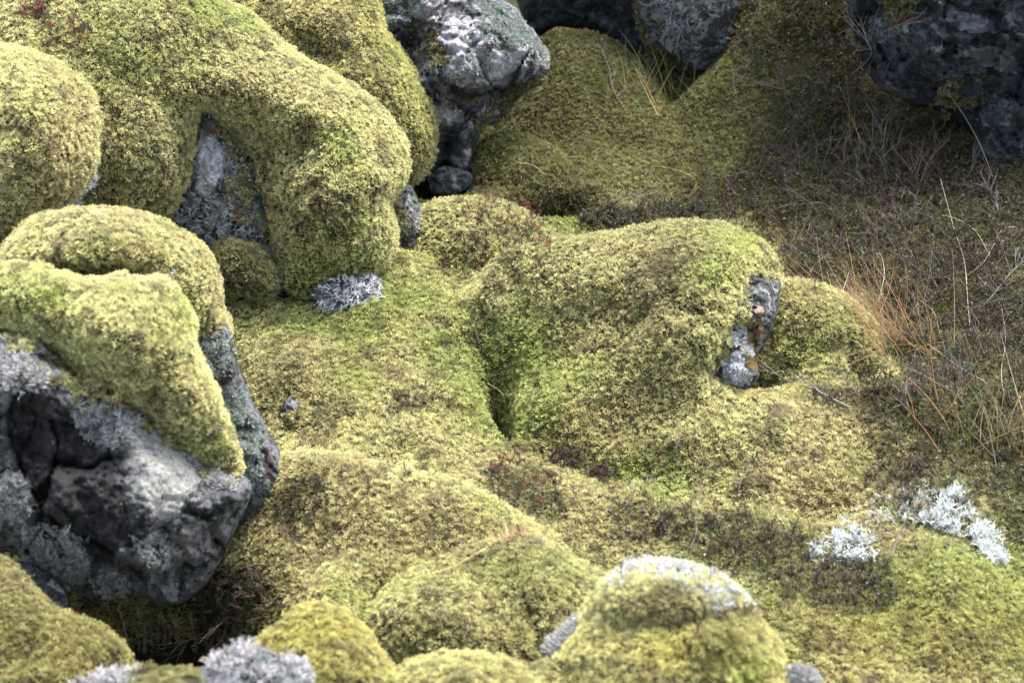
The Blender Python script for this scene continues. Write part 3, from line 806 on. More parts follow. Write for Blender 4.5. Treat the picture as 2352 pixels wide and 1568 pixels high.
# --- the low boulder with the rock nose (centre right)
tO = boulder('long pale mossy boulder in the centre right with a bare rock snout stained orange')
O_rock = body([(1450, 620), (1600, 580), (1700, 600), (1745, 622), (1790, 640), (1788, 705), (1768, 780), (1738, 820), (1742, 862), (1705, 900), (1640, 908), (1560, 880), (1450, 800)], (1640, 910), 37, -3, .19, 4, [(1750, 680, 22, 50, .03), (1690, 860, 40, 30, .03), (1725, 770, 18, 22, -.025)], 0, rough=.040, rscale=14, warp=.15, wob=9, seed=52, h=.02)
O_ = body([(1105, 660), (1130, 605), (1190, 572), (1270, 554), (1350, 546), (1450, 528), (1530, 513), (1620, 512), (1700, 533), (1760, 578), (1791, 632), (1770, 645), (1722, 632), (1700, 690), (1680, 740), (1655, 790), (1628, 850), (1608, 905), (1545, 880), (1450, 830), (1340, 800), (1220, 770), (1140, 725)],
          (1640, 910), 35, -3, .15, 6, [(1600, 640, 120, 120, .08), (1700, 620, 60, 60, .05), (1330, 640, 120, 70, .02), (1420, 740, 120, 50, -.012), (1110, 690, 100, 130, -.13)], .02, 7, seed=51, h=.02, over=O_rock, thin=.03, power=.55, wob=9)
rockmesh('rock', O_rock, M_ROCK, tO, [([(1735, 705), (1755, 700), (1752, 730), (1738, 728)], (.40, .24, .15), 7), ([(1722, 735), (1752, 728), (1760, 760), (1740, 790), (1715, 780)], (.24, .17, .10), 9),
   ([(1715, 780), (1740, 785), (1750, 830), (1735, 860), (1712, 850)], (.24, .16, .07), 10), ([(1680, 760), (1705, 755), (1705, 785), (1690, 800)], (.7, .72, .75), 9), ([(1672, 820), (1700, 810), (1710, 850), (1690, 880), (1660, 885), (1655, 860)], (.50, .55, .52), 11),
   ([(1700, 790), (1722, 795), (1722, 815), (1702, 812)], (.5, .47, .36), 9), ([(1700, 860), (1730, 850), (1720, 885), (1690, 895)], (.40, .42, .44), 12)])
mossmesh('moss', O_.V, O_.F, O_.N, parent=tO)
lichen_on('lichen', O_rock, [[(1670, 760), (1705, 755), (1705, 790), (1680, 800)], [(1665, 815), (1700, 805), (1712, 850), (1690, 885), (1655, 885)], [(1712, 800), (1725, 800), (1722, 820)]], tO, 'pale', 1.6, .006, .0022)

tP = boulder('low mossy hummock right of the rock snout with a dark hollow in its right flank', 'hummock', 'moss_hummock')
P_ = body([(1790, 655), (1860, 652), (1930, 675), (1985, 715), (2020, 770), (2035, 830), (2000, 885), (1940, 900), (1850, 905), (1760, 890), (1735, 850), (1760, 780)], (1850, 905), 40, 0, .15, 6, [(1950, 830, 30, 50, -.04)], .02, 8, seed=53, dist=3.97)
mossmesh('moss', P_.V, P_.F, P_.N, parent=tP, yellow=.1, dim=.95)
tZ = boulder('small moss hummock sprinkled with red crowberry sprigs beside the dark upright rock', 'hummock', 'moss_hummock')
Z_ = body([(957, 500), (985, 468), (1060, 456), (1130, 460), (1200, 485), (1245, 518), (1290, 556), (1310, 620), (1230, 690), (1090, 670), (990, 620), (955, 560)], (1100, 650), 28, 0, .15, 6, [], .015, 9, seed=54, h=0)
mossmesh('moss', Z_.V, Z_.F, Z_.N, parent=tZ)

# --- big foreground boulder, left
tF = boulder('massive foreground boulder at the lower left, moss draped over dark lichened rock')
F_rock = body([(-100, 740), (0, 750), (60, 770), (150, 800), (230, 870), (300, 905), (360, 950), (430, 1020), (500, 1075), (565, 1098), (577, 1135), (545, 1210), (505, 1290), (475, 1340), (435, 1375), (385, 1393), (300, 1368), (220, 1372), (140, 1345), (70, 1310), (30, 1270), (-100, 1230)],
              (300, 1390), 66, 4, .22, 5, [(360, 1080, 80, 100, .04), (540, 1130, 40, 30, .03), (150, 900, 140, 50, .04), (330, 1330, 100, 30, -.05), (100, 1100, 100, 90, .03), (430, 1220, 70, 50, -.02)], 0, rough=.075, rscale=5.5, warp=.22, calm=[[(300, 1000), (345, 965), (470, 1100), (440, 1150), (410, 1195), (360, 1200), (285, 1060)]], seed=61, dist=3.33, power=.42)
F_side = body([(400, 760), (470, 730), (520, 740), (535, 800), (565, 880), (600, 960), (640, 1030), (660, 1085), (652, 1130), (615, 1190), (565, 1215), (500, 1225), (430, 1100), (400, 950)], (560, 1215), 66, -12, .14, 5, [], 0, rough=.035, rscale=11, warp=.12, seed=62, dist=3.50)
F_dome = body([(-100, 660), (-100, 590), (0, 578), (55, 520), (130, 490), (215, 482), (300, 491), (380, 515), (440, 550), (480, 592), (499, 640), (503, 700), (524, 740), (515, 775), (470, 790), (440, 840), (380, 780), (300, 700), (100, 680)], (300, 800), 56, 0, .22, 7, [(200, 570, 120, 60, .03)], .02, 7, seed=63, dist=3.50)
F_moss = body([(-100, 635), (0, 612), (60, 615), (130, 632), (220, 645), (300, 640), (380, 650), (425, 700), (450, 790), (480, 880), (518, 980), (548, 1060), (556, 1100), (520, 1088), (450, 1040), (380, 985), (310, 935), (250, 915), (200, 890), (130, 810), (50, 770), (-100, 745)], (300, 1390), 66, 4, .21, 6, [(300, 760, 120, 80, .03), (430, 900, 50, 100, .02)], .02, 7, seed=64, dist=3.30, over=F_rock, thin=.026, wob=20)
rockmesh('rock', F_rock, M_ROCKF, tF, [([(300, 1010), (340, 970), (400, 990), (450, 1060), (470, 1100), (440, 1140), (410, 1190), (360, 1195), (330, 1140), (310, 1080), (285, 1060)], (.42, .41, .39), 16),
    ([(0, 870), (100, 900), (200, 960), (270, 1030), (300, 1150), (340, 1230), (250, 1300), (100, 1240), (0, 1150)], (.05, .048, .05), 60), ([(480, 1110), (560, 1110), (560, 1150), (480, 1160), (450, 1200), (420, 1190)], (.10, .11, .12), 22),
    ([(20, 820), (60, 815), (100, 835), (80, 850), (40, 850)], (.22, .12, .10), 12), ([(310, 960), (350, 965), (365, 985), (330, 980)], (.45, .30, .22), 8), ([(120, 850), (200, 880), (250, 930), (230, 950), (150, 900)], (.09, .08, .09), 14),
    ([(430, 1200), (510, 1180), (480, 1260), (400, 1290), (350, 1330), (340, 1310)], (.26, .25, .25), 30)])
rockmesh('rock', F_side, M_ROCKF, tF, [([(540, 880), (620, 1020), (640, 1100), (600, 1130), (560, 1050)], (.06, .05, .06), 30)])
mossmesh('moss', F_dome.V, F_dome.F, F_dome.N, parent=tF)
mossmesh('moss', F_moss.V, F_moss.F, F_moss.N, parent=tF, Lg=.0082, Wd=.0026)
lichen_on('lichen', F_rock, [[(-10, 790), (50, 830), (110, 830), (130, 870), (60, 890), (0, 870)], [(170, 950), (230, 925), (330, 960), (300, 1010), (200, 1010)], [(430, 1040), (480, 1070), (560, 1105), (520, 1120), (450, 1090)]], tF, 'grey', 2.2, .012, .0035, .3)
bushy_on('lichen', F_rock, [[(165, 950), (235, 930), (260, 1000), (190, 1010)], [(250, 920), (330, 950), (320, 990), (250, 970)], [(-10, 790), (120, 820), (140, 870), (0, 880)]], tF, (.42, .42, .44), 260, .016, 1.1, .1)
bushy_on('lichen', F_rock, [[(60, 1180), (200, 1230), (210, 1330), (120, 1340), (50, 1280)], [(310, 1240), (370, 1240), (370, 1290), (320, 1290)], [(0, 1060), (60, 1100), (70, 1170), (0, 1190)]], tF, (.27, .30, .29), 200, .014, 1.1, -.2)
lichen_on('lichen', F_rock, [[(60, 1200), (180, 1230), (200, 1330), (150, 1350), (60, 1290)], [(300, 1230), (380, 1230), (380, 1300), (320, 1290)], [(0, 1060), (60, 1100), (80, 1180), (0, 1200)], [(240, 1310), (290, 1320), (280, 1370), (230, 1360)]], tF, 'grey', 2.4, .007)
lichen_on('lichen', F_side, [[(440, 760), (520, 770), (520, 850), (470, 870)], [(480, 880), (540, 890), (580, 990), (600, 1090), (560, 1150), (540, 1040)], [(560, 1090), (620, 1100), (620, 1170), (560, 1160)]], tF, 'green', 2.2, .008)
lichen_on('lichen', F_dome, [[(290, 625), (390, 620), (400, 650), (330, 655)]], tF, 'pale', 2.2, .012, .0035, .6)

# --- bottom foreground lumps (out of focus)
tI = boulder('dim green moss mound at the bottom left corner beside the black cavity', 'hummock', 'moss_hummock')
I_ = body([(-120, 1270), (0, 1285), (60, 1335), (120, 1395), (190, 1425), (250, 1455), (290, 1495), (300, 1545), (290, 1700), (-120, 1700)], (150, 1568), 44, 0, .16, 7, [], .02, 8, seed=71, dist=3.02)
mossmesh('moss', I_.V, I_.F, I_.N, parent=tI, yellow=.3, dim=.8)
I2 = body([(30, 1290), (90, 1300), (150, 1345), (160, 1400), (130, 1440), (60, 1400), (20, 1340)], (100, 1440), 60, 0, .05, 5, [], 0, rough=.012, seed=72, dist=3.2)
tI2 = thing('dark_rock', 'dark stone half hidden between the bottom left moss mound and the massive boulder', 'stone')
rockmesh('rock', I2, M_ROCK, tI2)
tL = boulder('broad moss hummock at the bottom centre in front of the small orange grass tuft', 'hummock', 'moss_hummock')
L_ = body([(850, 1410), (900, 1342), (1000, 1290), (1100, 1250), (1210, 1230), (1290, 1262), (1350, 1303), (1445, 1330), (1450, 1380), (1390, 1440), (1320, 1500), (1240, 1560), (1100, 1580), (960, 1560), (890, 1520), (853, 1460)], (1150, 1570), 22, 0, .12, 7, [(1110, 1390, 30, 60, -.03), (1240, 1340, 80, 60, .03), (980, 1400, 80, 60, .03)], .02, 8, seed=73, h=.02)
mossmesh('moss', L_.V, L_.F, L_.N, parent=tL)
tK = boulder('small bright yellow moss knob at the bottom left, behind blurred grey lichens', 'hummock', 'moss_hummock')
K_ = body([(560, 1500), (630, 1450), (680, 1405), (740, 1386), (800, 1415), (855, 1475), (900, 1540), (940, 1640), (960, 1720), (480, 1720), (500, 1600), (520, 1530)], (700, 1620), 40, 0, .10, 7, [], .015, 9, seed=74, dist=2.80)
mossmesh('moss', K_.V, K_.F, K_.N, parent=tK, yellow=.5, Lg=.0078)
tJ = boulder('blurred foreground stone at the bottom edge with grey lichen tufts and yellow moss')
J_ = body([(100, 1720), (150, 1590), (230, 1555), (330, 1536), (440, 1538), (500, 1510), (580, 1480), (660, 1510), (720, 1560), (760, 1720)], (450, 1640), 60, 0, .10, 6, [], 0, rough=.014, rscale=14, seed=75, dist=2.66)
rockmesh('rock', J_, M_ROCKP, tJ)
bushy_on('lichen', J_, [[(160, 1560), (320, 1530), (330, 1600), (160, 1600)], [(470, 1500), (560, 1460), (600, 1500), (560, 1560), (490, 1560)], [(560, 1520), (700, 1510), (740, 1600), (600, 1620)]], tJ, (.46, .45, .46), 3000, .011, 1.0, .5)
J2 = body([(230, 1720), (300, 1545), (380, 1532), (440, 1542), (500, 1570), (560, 1720)], (400, 1640), 60, 0, .115, 6, [], .012, 12, seed=79, dist=2.655)
mossmesh('moss', J2.V, J2.F, J2.N, parent=tJ, yellow=.3, dim=.6, weight=lambda c: np.clip(.8 + 3 * fbm(c * 30, 3, 5), 0, 1))
tM = boulder('blurred patchy mossy boulder at the bottom edge with white lichen on its crest')
M_core = body([(1245, 1540), (1262, 1480), (1300, 1440), (1345, 1398), (1380, 1350), (1450, 1308), (1530, 1298), (1620, 1318), (1700, 1368), (1755, 1430), (1790, 1480), (1812, 1530), (1868, 1545), (1885, 1600), (1890, 1720), (1240, 1720)], (1600, 1568), 54, 0, .16, 6, [], 0, rough=.016, rscale=11, seed=76, dist=2.86)
rockmesh('rock', M_core, M_ROCKP, tM)
M_back = body([(1330, 1440), (1352, 1395), (1385, 1345), (1450, 1302), (1530, 1296), (1620, 1314), (1700, 1364), (1740, 1420), (1680, 1460), (1400, 1470)], (1600, 1568), 54, 0, .15, 6, [], .01, 9, seed=77, dist=2.84)
mossmesh('moss', M_back.V, M_back.F, M_back.N, parent=tM, Lg=.0078)
M_front = body([(870, 1580), (930, 1530), (1020, 1505), (1120, 1510), (1230, 1535), (1290, 1490), (1350, 1425), (1400, 1385), (1480, 1370), (1580, 1372), (1680, 1388), (1745, 1430), (1785, 1485), (1795, 1560), (1810, 1720), (820, 1720)], (1500, 1640), 40, 0, .13, 7, [(1640, 1480, 90, 60, .03), (1300, 1560, 100, 60, -.03)], .02, 7, seed=78, dist=2.78)
mossmesh('moss', M_front.V, M_front.F, M_front.N, parent=tM, Lg=.0085, Wd=.0026, yellow=.2)
lichen_on('lichen', M_back, [[(1330, 1300), (1560, 1290), (1560, 1330), (1360, 1340)], [(1540, 1300), (1700, 1350), (1730, 1400), (1640, 1390), (1560, 1340)]], tM, 'pale', 1.9, .012, .0035, .6)
bushy_on('lichen', M_back, [[(1440, 1296), (1560, 1292), (1650, 1325), (1730, 1385), (1700, 1400), (1620, 1365), (1540, 1335), (1440, 1320)]], tM, (.62, .62, .68), 1500, .012, 1.0, .4)
bushy_on('lichen', M_front, [[(1560, 1375), (1680, 1385), (1730, 1420), (1640, 1400)], [(1240, 1520), (1290, 1460), (1340, 1410), (1345, 1440), (1300, 1500)]], tM, (.42, .42, .46), 900, .012, 1.0, .4)
lichen_on('lichen', M_core, [[(1250, 1460), (1320, 1420), (1330, 1460), (1290, 1500), (1245, 1510)], [(1790, 1480), (1880, 1530), (1890, 1568), (1830, 1568)]], tM, 'grey', 1.9, .012)

# --- background rocks, top
tS = thing('dark_rock', 'rounded dark rock at the top centre right with hanging grey lichen above a moss bank', 'rock')
S_ = body([(1470, -300), (1720, -300), (1712, -40), (1692, 50), (1672, 125), (1625, 165), (1570, 160), (1515, 140), (1482, 90), (1460, 0)], (1600, 190), 72, 0, .20, 6, [], 0, rough=.03, rscale=8, seed=81, dist=4.95)
rockmesh('rock', S_, M_ROCK, tS)
bushy_on('lichen', S_, [[(1480, -20), (1620, -20), (1640, 40), (1580, 60), (1560, 100), (1510, 110), (1485, 60)]], tS, (.22, .24, .24), 420, .022, 1.1, -.5)
tS2 = thing('dark_rock', 'shadowy black rock wall behind the moss at the top centre', 'rock')
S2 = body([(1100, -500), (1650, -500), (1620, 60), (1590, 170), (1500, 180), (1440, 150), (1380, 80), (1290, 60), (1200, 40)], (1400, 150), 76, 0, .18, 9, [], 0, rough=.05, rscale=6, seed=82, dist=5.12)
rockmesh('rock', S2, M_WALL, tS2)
tT = thing('rock_wall', 'dark layered rock wall filling the top right corner with bluish lichen spots', 'rock')
T_ = body([(1930, -700), (2800, -700), (2800, 400), (2500, 370), (2352, 345), (2290, 350), (2225, 300), (2150, 255), (2080, 235), (2010, 195), (1972, 120), (1950, 20)], (2200, 350), 70, 14, .38, 8, [(2200, 100, 160, 90, .06), (2050, 190, 90, 30, .06), (2120, 250, 70, 30, -.05), (2000, 60, 40, 60, -.03)], 0, rough=.08, rscale=6, warp=.12, seed=83, h=.02, power=.4)  # wall carried on far above the frame, unseen, to shade the heath
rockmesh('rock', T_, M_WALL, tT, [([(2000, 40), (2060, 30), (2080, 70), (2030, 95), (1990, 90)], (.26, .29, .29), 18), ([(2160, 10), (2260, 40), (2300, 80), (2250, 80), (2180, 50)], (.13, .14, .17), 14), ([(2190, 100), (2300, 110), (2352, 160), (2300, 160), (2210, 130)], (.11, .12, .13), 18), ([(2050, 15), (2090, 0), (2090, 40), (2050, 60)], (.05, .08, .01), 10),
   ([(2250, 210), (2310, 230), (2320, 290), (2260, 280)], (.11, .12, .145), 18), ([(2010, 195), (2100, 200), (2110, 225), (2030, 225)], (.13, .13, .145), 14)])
lichen_on('lichen', T_, [[(1990, 40), (2050, 25), (2060, 80), (2000, 100)], [(2250, 200), (2320, 240), (2300, 300), (2250, 290)]], tT, 'dim', 2.2, .010)
tT2 = thing('dark_rock', 'low bluish stone at the foot of the right rock wall near the right edge', 'stone')
T2 = body([(2230, 330), (2280, 290), (2352, 280), (2450, 300), (2480, 380), (2400, 400), (2280, 390), (2235, 370)], (2330, 400), 55, 0, .10, 6, [], 0, rough=.025, rscale=10, seed=84, h=.03)
rockmesh('rock', T2, M_WALL, tT2)

# ================================================================== FOLD THE SWELLS INTO THE GROUND SHEET
def drop(B, z, sink, k):
    """height of the body's upper face above every ground grid point, joined with a soft fillet"""
    T = tris(B.F[:B.nf])
    bv = BVHTree.FromPolygons(B.V.tolist(), T.tolist())
    lo = B.V.min(0) - 0.02; hi = B.V.max(0) + 0.02
    ii = np.nonzero((gxs >= lo[0]) & (gxs <= hi[0]))[0]; jj = np.nonzero((gys >= lo[1]) & (gys <= hi[1]))[0]
    zb = np.full(z.shape, -9.0)
    dn = Vector((0, 0, -1))
    for j in jj:
        y = gys[j]
        for i in ii:
            h = bv.ray_cast(Vector((gxs[i], y, 3.0)), dn)
            if h[0] is not None: zb[j, i] = h[0][2] - sink
    # let the body's height fall away softly past its footprint so the two meet in a fillet
    f = zb.copy()
    for _ in range(int(k / 0.012 * 2)):
        p = np.pad(f, 1, mode='edge')
        nb = np.maximum.reduce([p[:-2, 1:-1], p[2:, 1:-1], p[1:-1, :-2], p[1:-1, 2:]]) - 0.012 * 1.5
        f = np.maximum(f, nb)
    kk = k * 0.35
    m = np.maximum(z, f)
    return m + kk * np.log(np.exp((z - m) / kk) + np.exp(np.maximum(f - m, -50 * kk) / kk)) - 0.0
Z = GZ.copy()
for b_ in mounds: Z = drop(b_, Z, 0.0, 0.03)
for b_ in (P_, Z_, L_): Z = drop(b_, Z, 0.03, 0.08)
Zo = drop(O_, Z, 0.015, 0.16)
_px, _py, _ = project(np.stack([GX, GY, Z], -1).reshape(-1, 3))
_sn = soft_in([(1640, 560), (1900, 560), (1860, 900), (1790, 960), (1640, 960), (1600, 890)], _px, _py, 60).reshape(Z.shape)
Z = Zo * (1 - _sn) + Z * _sn
def blur(z, n):
    for _ in range(n):
        p = np.pad(z, 1, mode='edge')
        z = (p[:-2, 1:-1] + p[2:, 1:-1] + p[1:-1, :-2] + p[1:-1, 2:] + 4 * z) / 8
    return z
Z = blur(Z, 3)
_px, _py, _ = project(np.stack([GX, GY, Z], -1).reshape(-1, 3))
for poly_, it_, ft_ in (([(960, 560), (1260, 540), (1230, 830), (1130, 800), (1040, 680)], 120, 80), ([(520, 1040), (1100, 1080), (1500, 1180), (1500, 1330), (700, 1420), (520, 1330)], 12, 90), ([(1300, 850), (1700, 890), (1700, 990), (1300, 960)], 60, 60)):
    w_ = soft_in(poly_, _px, _py, ft_).reshape(Z.shape)
    Z = Z * (1 - w_) + blur(Z, it_) * w_
PITS = [  # hollows: px, py, rx, ry, depth, turn
 (300, 1440, .16, .17, -1.1, 0), (190, 1395, .10, .12, -.6, 0), (400, 1460, .08, .09, -.6, 0), (1275, 500, .085, .045, -.20, 0), (1152, 935, .024, .085, -.22, .2), (1000, 425, .09, .09, -.12, 0), (1740, 885, .05, .05, -.10, 0), (900, 1490, .05, .10, -.15, .3), (1470, 1030, .10, .05, -.05, 0), (1975, 850, .035, .06, -.12, 0),
 (1900, 1180, .07, .05, -.035, 0), (1350, 1060, .10, .04, -.02, -.5), (650, 620, .05, .06, -.1, 0), (1150, 900, .05, .10, -.05, .2)]
for px_, py_, rx, ry, am, tn in PITS:
    c = at(np.array(px_), np.array(py_), gdepth(np.array(px_), np.array(py_), 0))
    ux = (GX - c[0]) * math.cos(tn) + (GY - c[1]) * math.sin(tn); uy = -(GX - c[0]) * math.sin(tn) + (GY - c[1]) * math.cos(tn)
    Z = Z + am * np.exp(-((ux / rx) ** 2 + (uy / ry) ** 2) ** 1.6)
GV[:, 2] = Z.ravel()
SURF[0] = (GV, tris(GF), 'ground')
link('mossy_ground', mesh_from('mossy_ground', GV, GF, soilcol(GV), M_SOIL, smooth=True), kind='structure')
GN = vnormals(GV, GF)

_w = rays(np.array(688.), np.array(966.)); _wh = BVHTree.FromPolygons(GV.tolist(), tris(GF).tolist()).ray_cast(Vector(CAM), Vector(_w).normalized())
_wd = float(project(np.array(_wh[0])[None])[2][0])
tW2 = thing('dark_rock', 'small dark stone peeking out of the moss left of the valley', 'stone')
W2 = body([(640, 950), (655, 920), (672, 908), (700, 925), (716, 958), (700, 975), (660, 970)], (688, 966), 40, 0, .022, 3, [], 0, rough=.016, rscale=22, warp=.1, seed=85, dist=_wd + .012, wob=2)
rockmesh('rock', W2, M_ROCKF, tW2)

scraps('moss_scraps', F_rock, [[(-20, 720), (60, 750), (150, 790), (230, 860), (300, 900), (400, 980), (500, 1060), (470, 1110), (380, 1040), (300, 980), (200, 940), (120, 870), (40, 820), (-20, 800)]], tF, .28)
scraps('moss_scraps', A_rock, [[(480, 270), (640, 300), (650, 560), (560, 560), (520, 440), (500, 360)], [(500, 600), (640, 600), (640, 700), (500, 700)]], tA, .34, .7)
scraps('moss_scraps', D_, [[(960, 70), (1020, 90), (1040, 150), (990, 160)], [(880, 60), (930, 200), (960, 330), (900, 250)], [(1100, 230), (1180, 200), (1240, 190), (1160, 260), (1100, 290)]], tD, .1, .45)
scraps('moss_scraps', E_, [[(890, 440), (930, 430), (930, 560), (880, 560)]], tE, .1, .5)
scraps('moss_scraps', S_, [[(1470, 60), (1530, 60), (1560, 150), (1500, 160)], [(1460, -50), (1500, -50), (1500, 60)]], tS, .0, .3)
scraps('moss_scraps', T_, [[(2050, 10), (2100, 0), (2100, 50), (2060, 70)], [(2160, 210), (2230, 190), (2240, 240), (2180, 250)], [(1950, 20), (1990, 60), (2000, 160), (1960, 120)]], tT, .0, .3)

scraps('moss_scraps', O_rock, [[(1680, 610), (1722, 625), (1712, 700), (1690, 760), (1660, 830), (1632, 900), (1600, 890), (1650, 740)]], tO, .22, .9)
scraps('moss_scraps', W2, [[(640, 940), (680, 920), (670, 980), (640, 980)]], tW2, .0, .9)

# ================================================================== PLANTS
_sv, _sf, _o = [], [], 0
for V_, F_2, _t in SURF:
    _sv.append(V_); _sf.append(F_2 + _o); _o += len(V_)
BV = BVHTree.FromPolygons(np.concatenate(_sv).tolist(), np.concatenate(_sf).tolist())
GBV = BVHTree.FromPolygons(GV.tolist(), tris(GF).tolist())
def hit(px, py):
    d = rays(np.array(float(px)), np.array(float(py)))
    h = BV.ray_cast(Vector(CAM), Vector(d).normalized())
    if h[0] is None: return None, None
    n = np.array(h[1]);
    if n @ d > 0: n = -n
    return np.array(h[0]), n

# --- the living carpet of the ground: moss shoots
def w_moss(c):
    h = heathness(c)
    w = 1 - 0.62 * h
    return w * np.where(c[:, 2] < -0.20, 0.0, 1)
def dens(c, n):
    return lod(c, n, 1.6) * w_moss(c) * np.clip(1.05 + 0.9 * fbm(c * 45, 2, 77), 0.25, 1.6) * (np.abs(c[:, 0]) < 4) * (c[:, 1] < 8) * (c[:, 1] > 1)
P, Nn = sample(GV, GF, dens, GN)
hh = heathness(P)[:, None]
tip = moss_colour(P)
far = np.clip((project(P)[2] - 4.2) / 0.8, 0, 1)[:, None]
tip = tip * (1 - 0.88 * far) + np.array([.15, .145, .048]) * (0.55 + 0.9 * np.clip(fbm(P * 7, 3, 151) + .5, 0, 1.2))[:, None] * 0.88 * far  # moss colour darkened with distance to paint in the dim background
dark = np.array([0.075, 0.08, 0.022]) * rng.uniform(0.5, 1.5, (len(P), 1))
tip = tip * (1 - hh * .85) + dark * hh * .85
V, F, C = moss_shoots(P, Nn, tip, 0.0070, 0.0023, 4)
print('ground shoots', len(P))
link('moss_carpet', mesh_from('moss_carpet', V, F, C, M_MOSS), None, 'pale green and straw coloured woolly moss carpeting the ground between the boulders', 'moss', kind='stuff')

def sprig(seed, L, leafc, stemc, nl=30, leafL=0.006, leafW=0.0018, side=2, bend=.35):
    """dwarf shrub shoot: bent stem, side shoots, whorls of short needle leaves"""
    r = random.Random(seed); parts = []; cols = []
    def shoot(p, d, L, n):
        pts = [p]; q = p.copy(); dd_ = d
        for i in range(4):
            dd_ = norm(dd_ + bend * np.array([r.uniform(-1, 1), r.uniform(-1, 1), r.uniform(-.1, .5)])); q = q + dd_ * L / 4; pts.append(q.copy())
        v, f = tube(pts, np.linspace(.0011, .0006, 5), 3); parts.append((v, f)); cols.append(np.tile(stemc, (len(v), 1)))
        for k in range(n):
            t = r.uniform(.2, 1) * 3.999; i = int(t); a = pts[i] + (pts[i + 1] - pts[i]) * (t - i); dr = norm(pts[i + 1] - pts[i])
            w = norm(np.cross(dr, np.array([r.gauss(0, 1) for _ in range(3)])))
            ld = norm(w + dr * r.uniform(.3, .9)); sd = norm(np.cross(ld, dr)); l = leafL * r.uniform(.7, 1.2)
            v = np.array([a, a + ld * l * .5 + sd * leafW * .5, a + ld * l, a + ld * l * .5 - sd * leafW * .5])
            parts.append((v, np.array([[0, 1, 2, 3]]))); cols.append(np.tile(np.array(leafc) * r.uniform(.6, 1.35), (4, 1)))
        return pts
    pts = shoot(np.zeros(3), norm(np.array([r.uniform(-.6, .6), r.uniform(-.6, .6), 1])), L, nl)
    for k in range(side):
        i = r.randint(1, 3); shoot(pts[i], norm(np.array([r.uniform(-1, 1), r.uniform(-1, 1), .7])), L * .55, nl // 2)
    V_, F_2 = join(parts)
    return V_, F_2, np.concatenate(cols)
GRN = (.055, .065, .022); RED = (.20, .06, .035); PUR = (.06, .042, .03); BRN = (.07, .048, .03); DGR = (.028, .034, .014)
sp_green = [sprig(100 + i, .035, GRN if i % 2 else DGR, (.10, .06, .04)) for i in range(5)]
sp_brown = [sprig(120 + i, .035, BRN if i % 2 else PUR, (.09, .06, .05), 22) for i in range(5)]
sp_red = [sprig(140 + i, .032, RED if i % 3 else PUR, (.16, .06, .05), 26) for i in range(4)]
def col_of(V, base, var=.25):
    return np.tile(np.array(base), (len(V), 1)) * (1 + var * fbm(V * 90, 2, 3))[:, None]
TWR = .0008
tw_var = []
for i in range(8):
    v, f = branching(200 + i, .07, TWR, 2 if i % 2 else 3, .8, .35, 3, 2)
    tw_var.append((v, f, col_of(v, (.09, .075, .068) if i % 3 else (.07, .048, .04))))
# --- the heath's dwarf shrubs (beyond counting)
def on_ground(densf):
    return sample(GV, GF, lambda c, n: densf(c) * (np.abs(c[:, 0]) < 3) * (c[:, 1] < 7) * (c[:, 1] > 1.5), GN)
P, Nn = on_ground(lambda c: 4600 * np.clip(heathness(c) - .18, 0, 1) * np.clip(.9 + 1.6 * fbm(c * 14, 3, 41), 0, 2))
S = rng.uniform(.55, 1.25, len(P)); D = Nn + .55 * rng.normal(size=P.shape) + np.array([0, 0, .3])
mix_ = (fbm(P * 6, 3, 43) + .3 * rng.normal(size=len(P))) > -.12
A1 = stamp(sp_green, P[mix_] - Nn[mix_] * .006, D[mix_], S[mix_]); B1 = stamp(sp_brown, P[~mix_] - Nn[~mix_] * .006, D[~mix_], S[~mix_])
print('heath sprigs', len(P))
V = np.concatenate([A1[0], B1[0]]); F = np.concatenate([A1[1], B1[1] + len(A1[0])]); C = np.concatenate([A1[2], B1[2]])
link('dwarf_heath', mesh_from('dwarf_heath', V, F, C, M_LEAF), None, 'dark brown and green dwarf heath covering the shaded slope on the right', 'heath', kind='stuff')
HT = np.array([(1750, 100), (1960, 40), (2100, 250), (2352, 330), (2600, 330), (2600, 1300), (2330, 1250), (2100, 1020), (1900, 940), (2030, 850), (1960, 690), (1800, 620), (1620, 490), (1700, 400), (1640, 300)], float)
def w_tw(c):
    px, py, _ = project(c)
    w = 640 * soft_in(HT, px, py, 160) * np.clip(.8 + 1.7 * fbm(c * 7, 3, 47), 0, 2)
    for b_ in BROWNS[:2]: w = np.maximum(w, 160 * soft_in(b_, px, py, 40))
    return w + 14 * (heathness(c) > .2)
P, Nn = on_ground(w_tw)
D = norm(Nn + .9 * rng.normal(size=P.shape) * np.array([1, 1, .4]))
V, F, C = stamp(tw_var, P, D, rng.uniform(.5, 1.5, len(P)), rng.uniform(.6, 1.5, (len(P), 1)) * np.ones(3))
print('heath twigs', len(P))
link('heath_twigs', mesh_from('heath_twigs', V, F, C, M_WOOD), None, 'tangle of thin bare grey twigs spread over the dark heath on the right', 'twigs', kind='stuff')
# small dead leaves in the heath
P, Nn = on_ground(lambda c: 260 * np.clip(heathness(c) - .2, 0, 1))
lf = np.array([[0, 0, 0], [.0028, .005, .0012], [0, .011, 0], [-.0028, .005, .0012]]); 
V, F, C = stamp([(lf, np.array([[0, 1, 2, 3]]), np.tile((.20, .12, .095), (4, 1)))], P + np.array([0, 0, .012]), norm(np.array([0, 0, 1]) + .5 * rng.normal(size=P.shape)), rng.uniform(.6, 1.2, len(P)), rng.uniform(.5, 1.5, (len(P), 1)) * np.ones(3))
link('dead_leaves', mesh_from('dead_leaves', V, F, C, M_LEAF), None, 'small pinkish brown dead leaves littering the dark heath', 'leaves', kind='stuff')

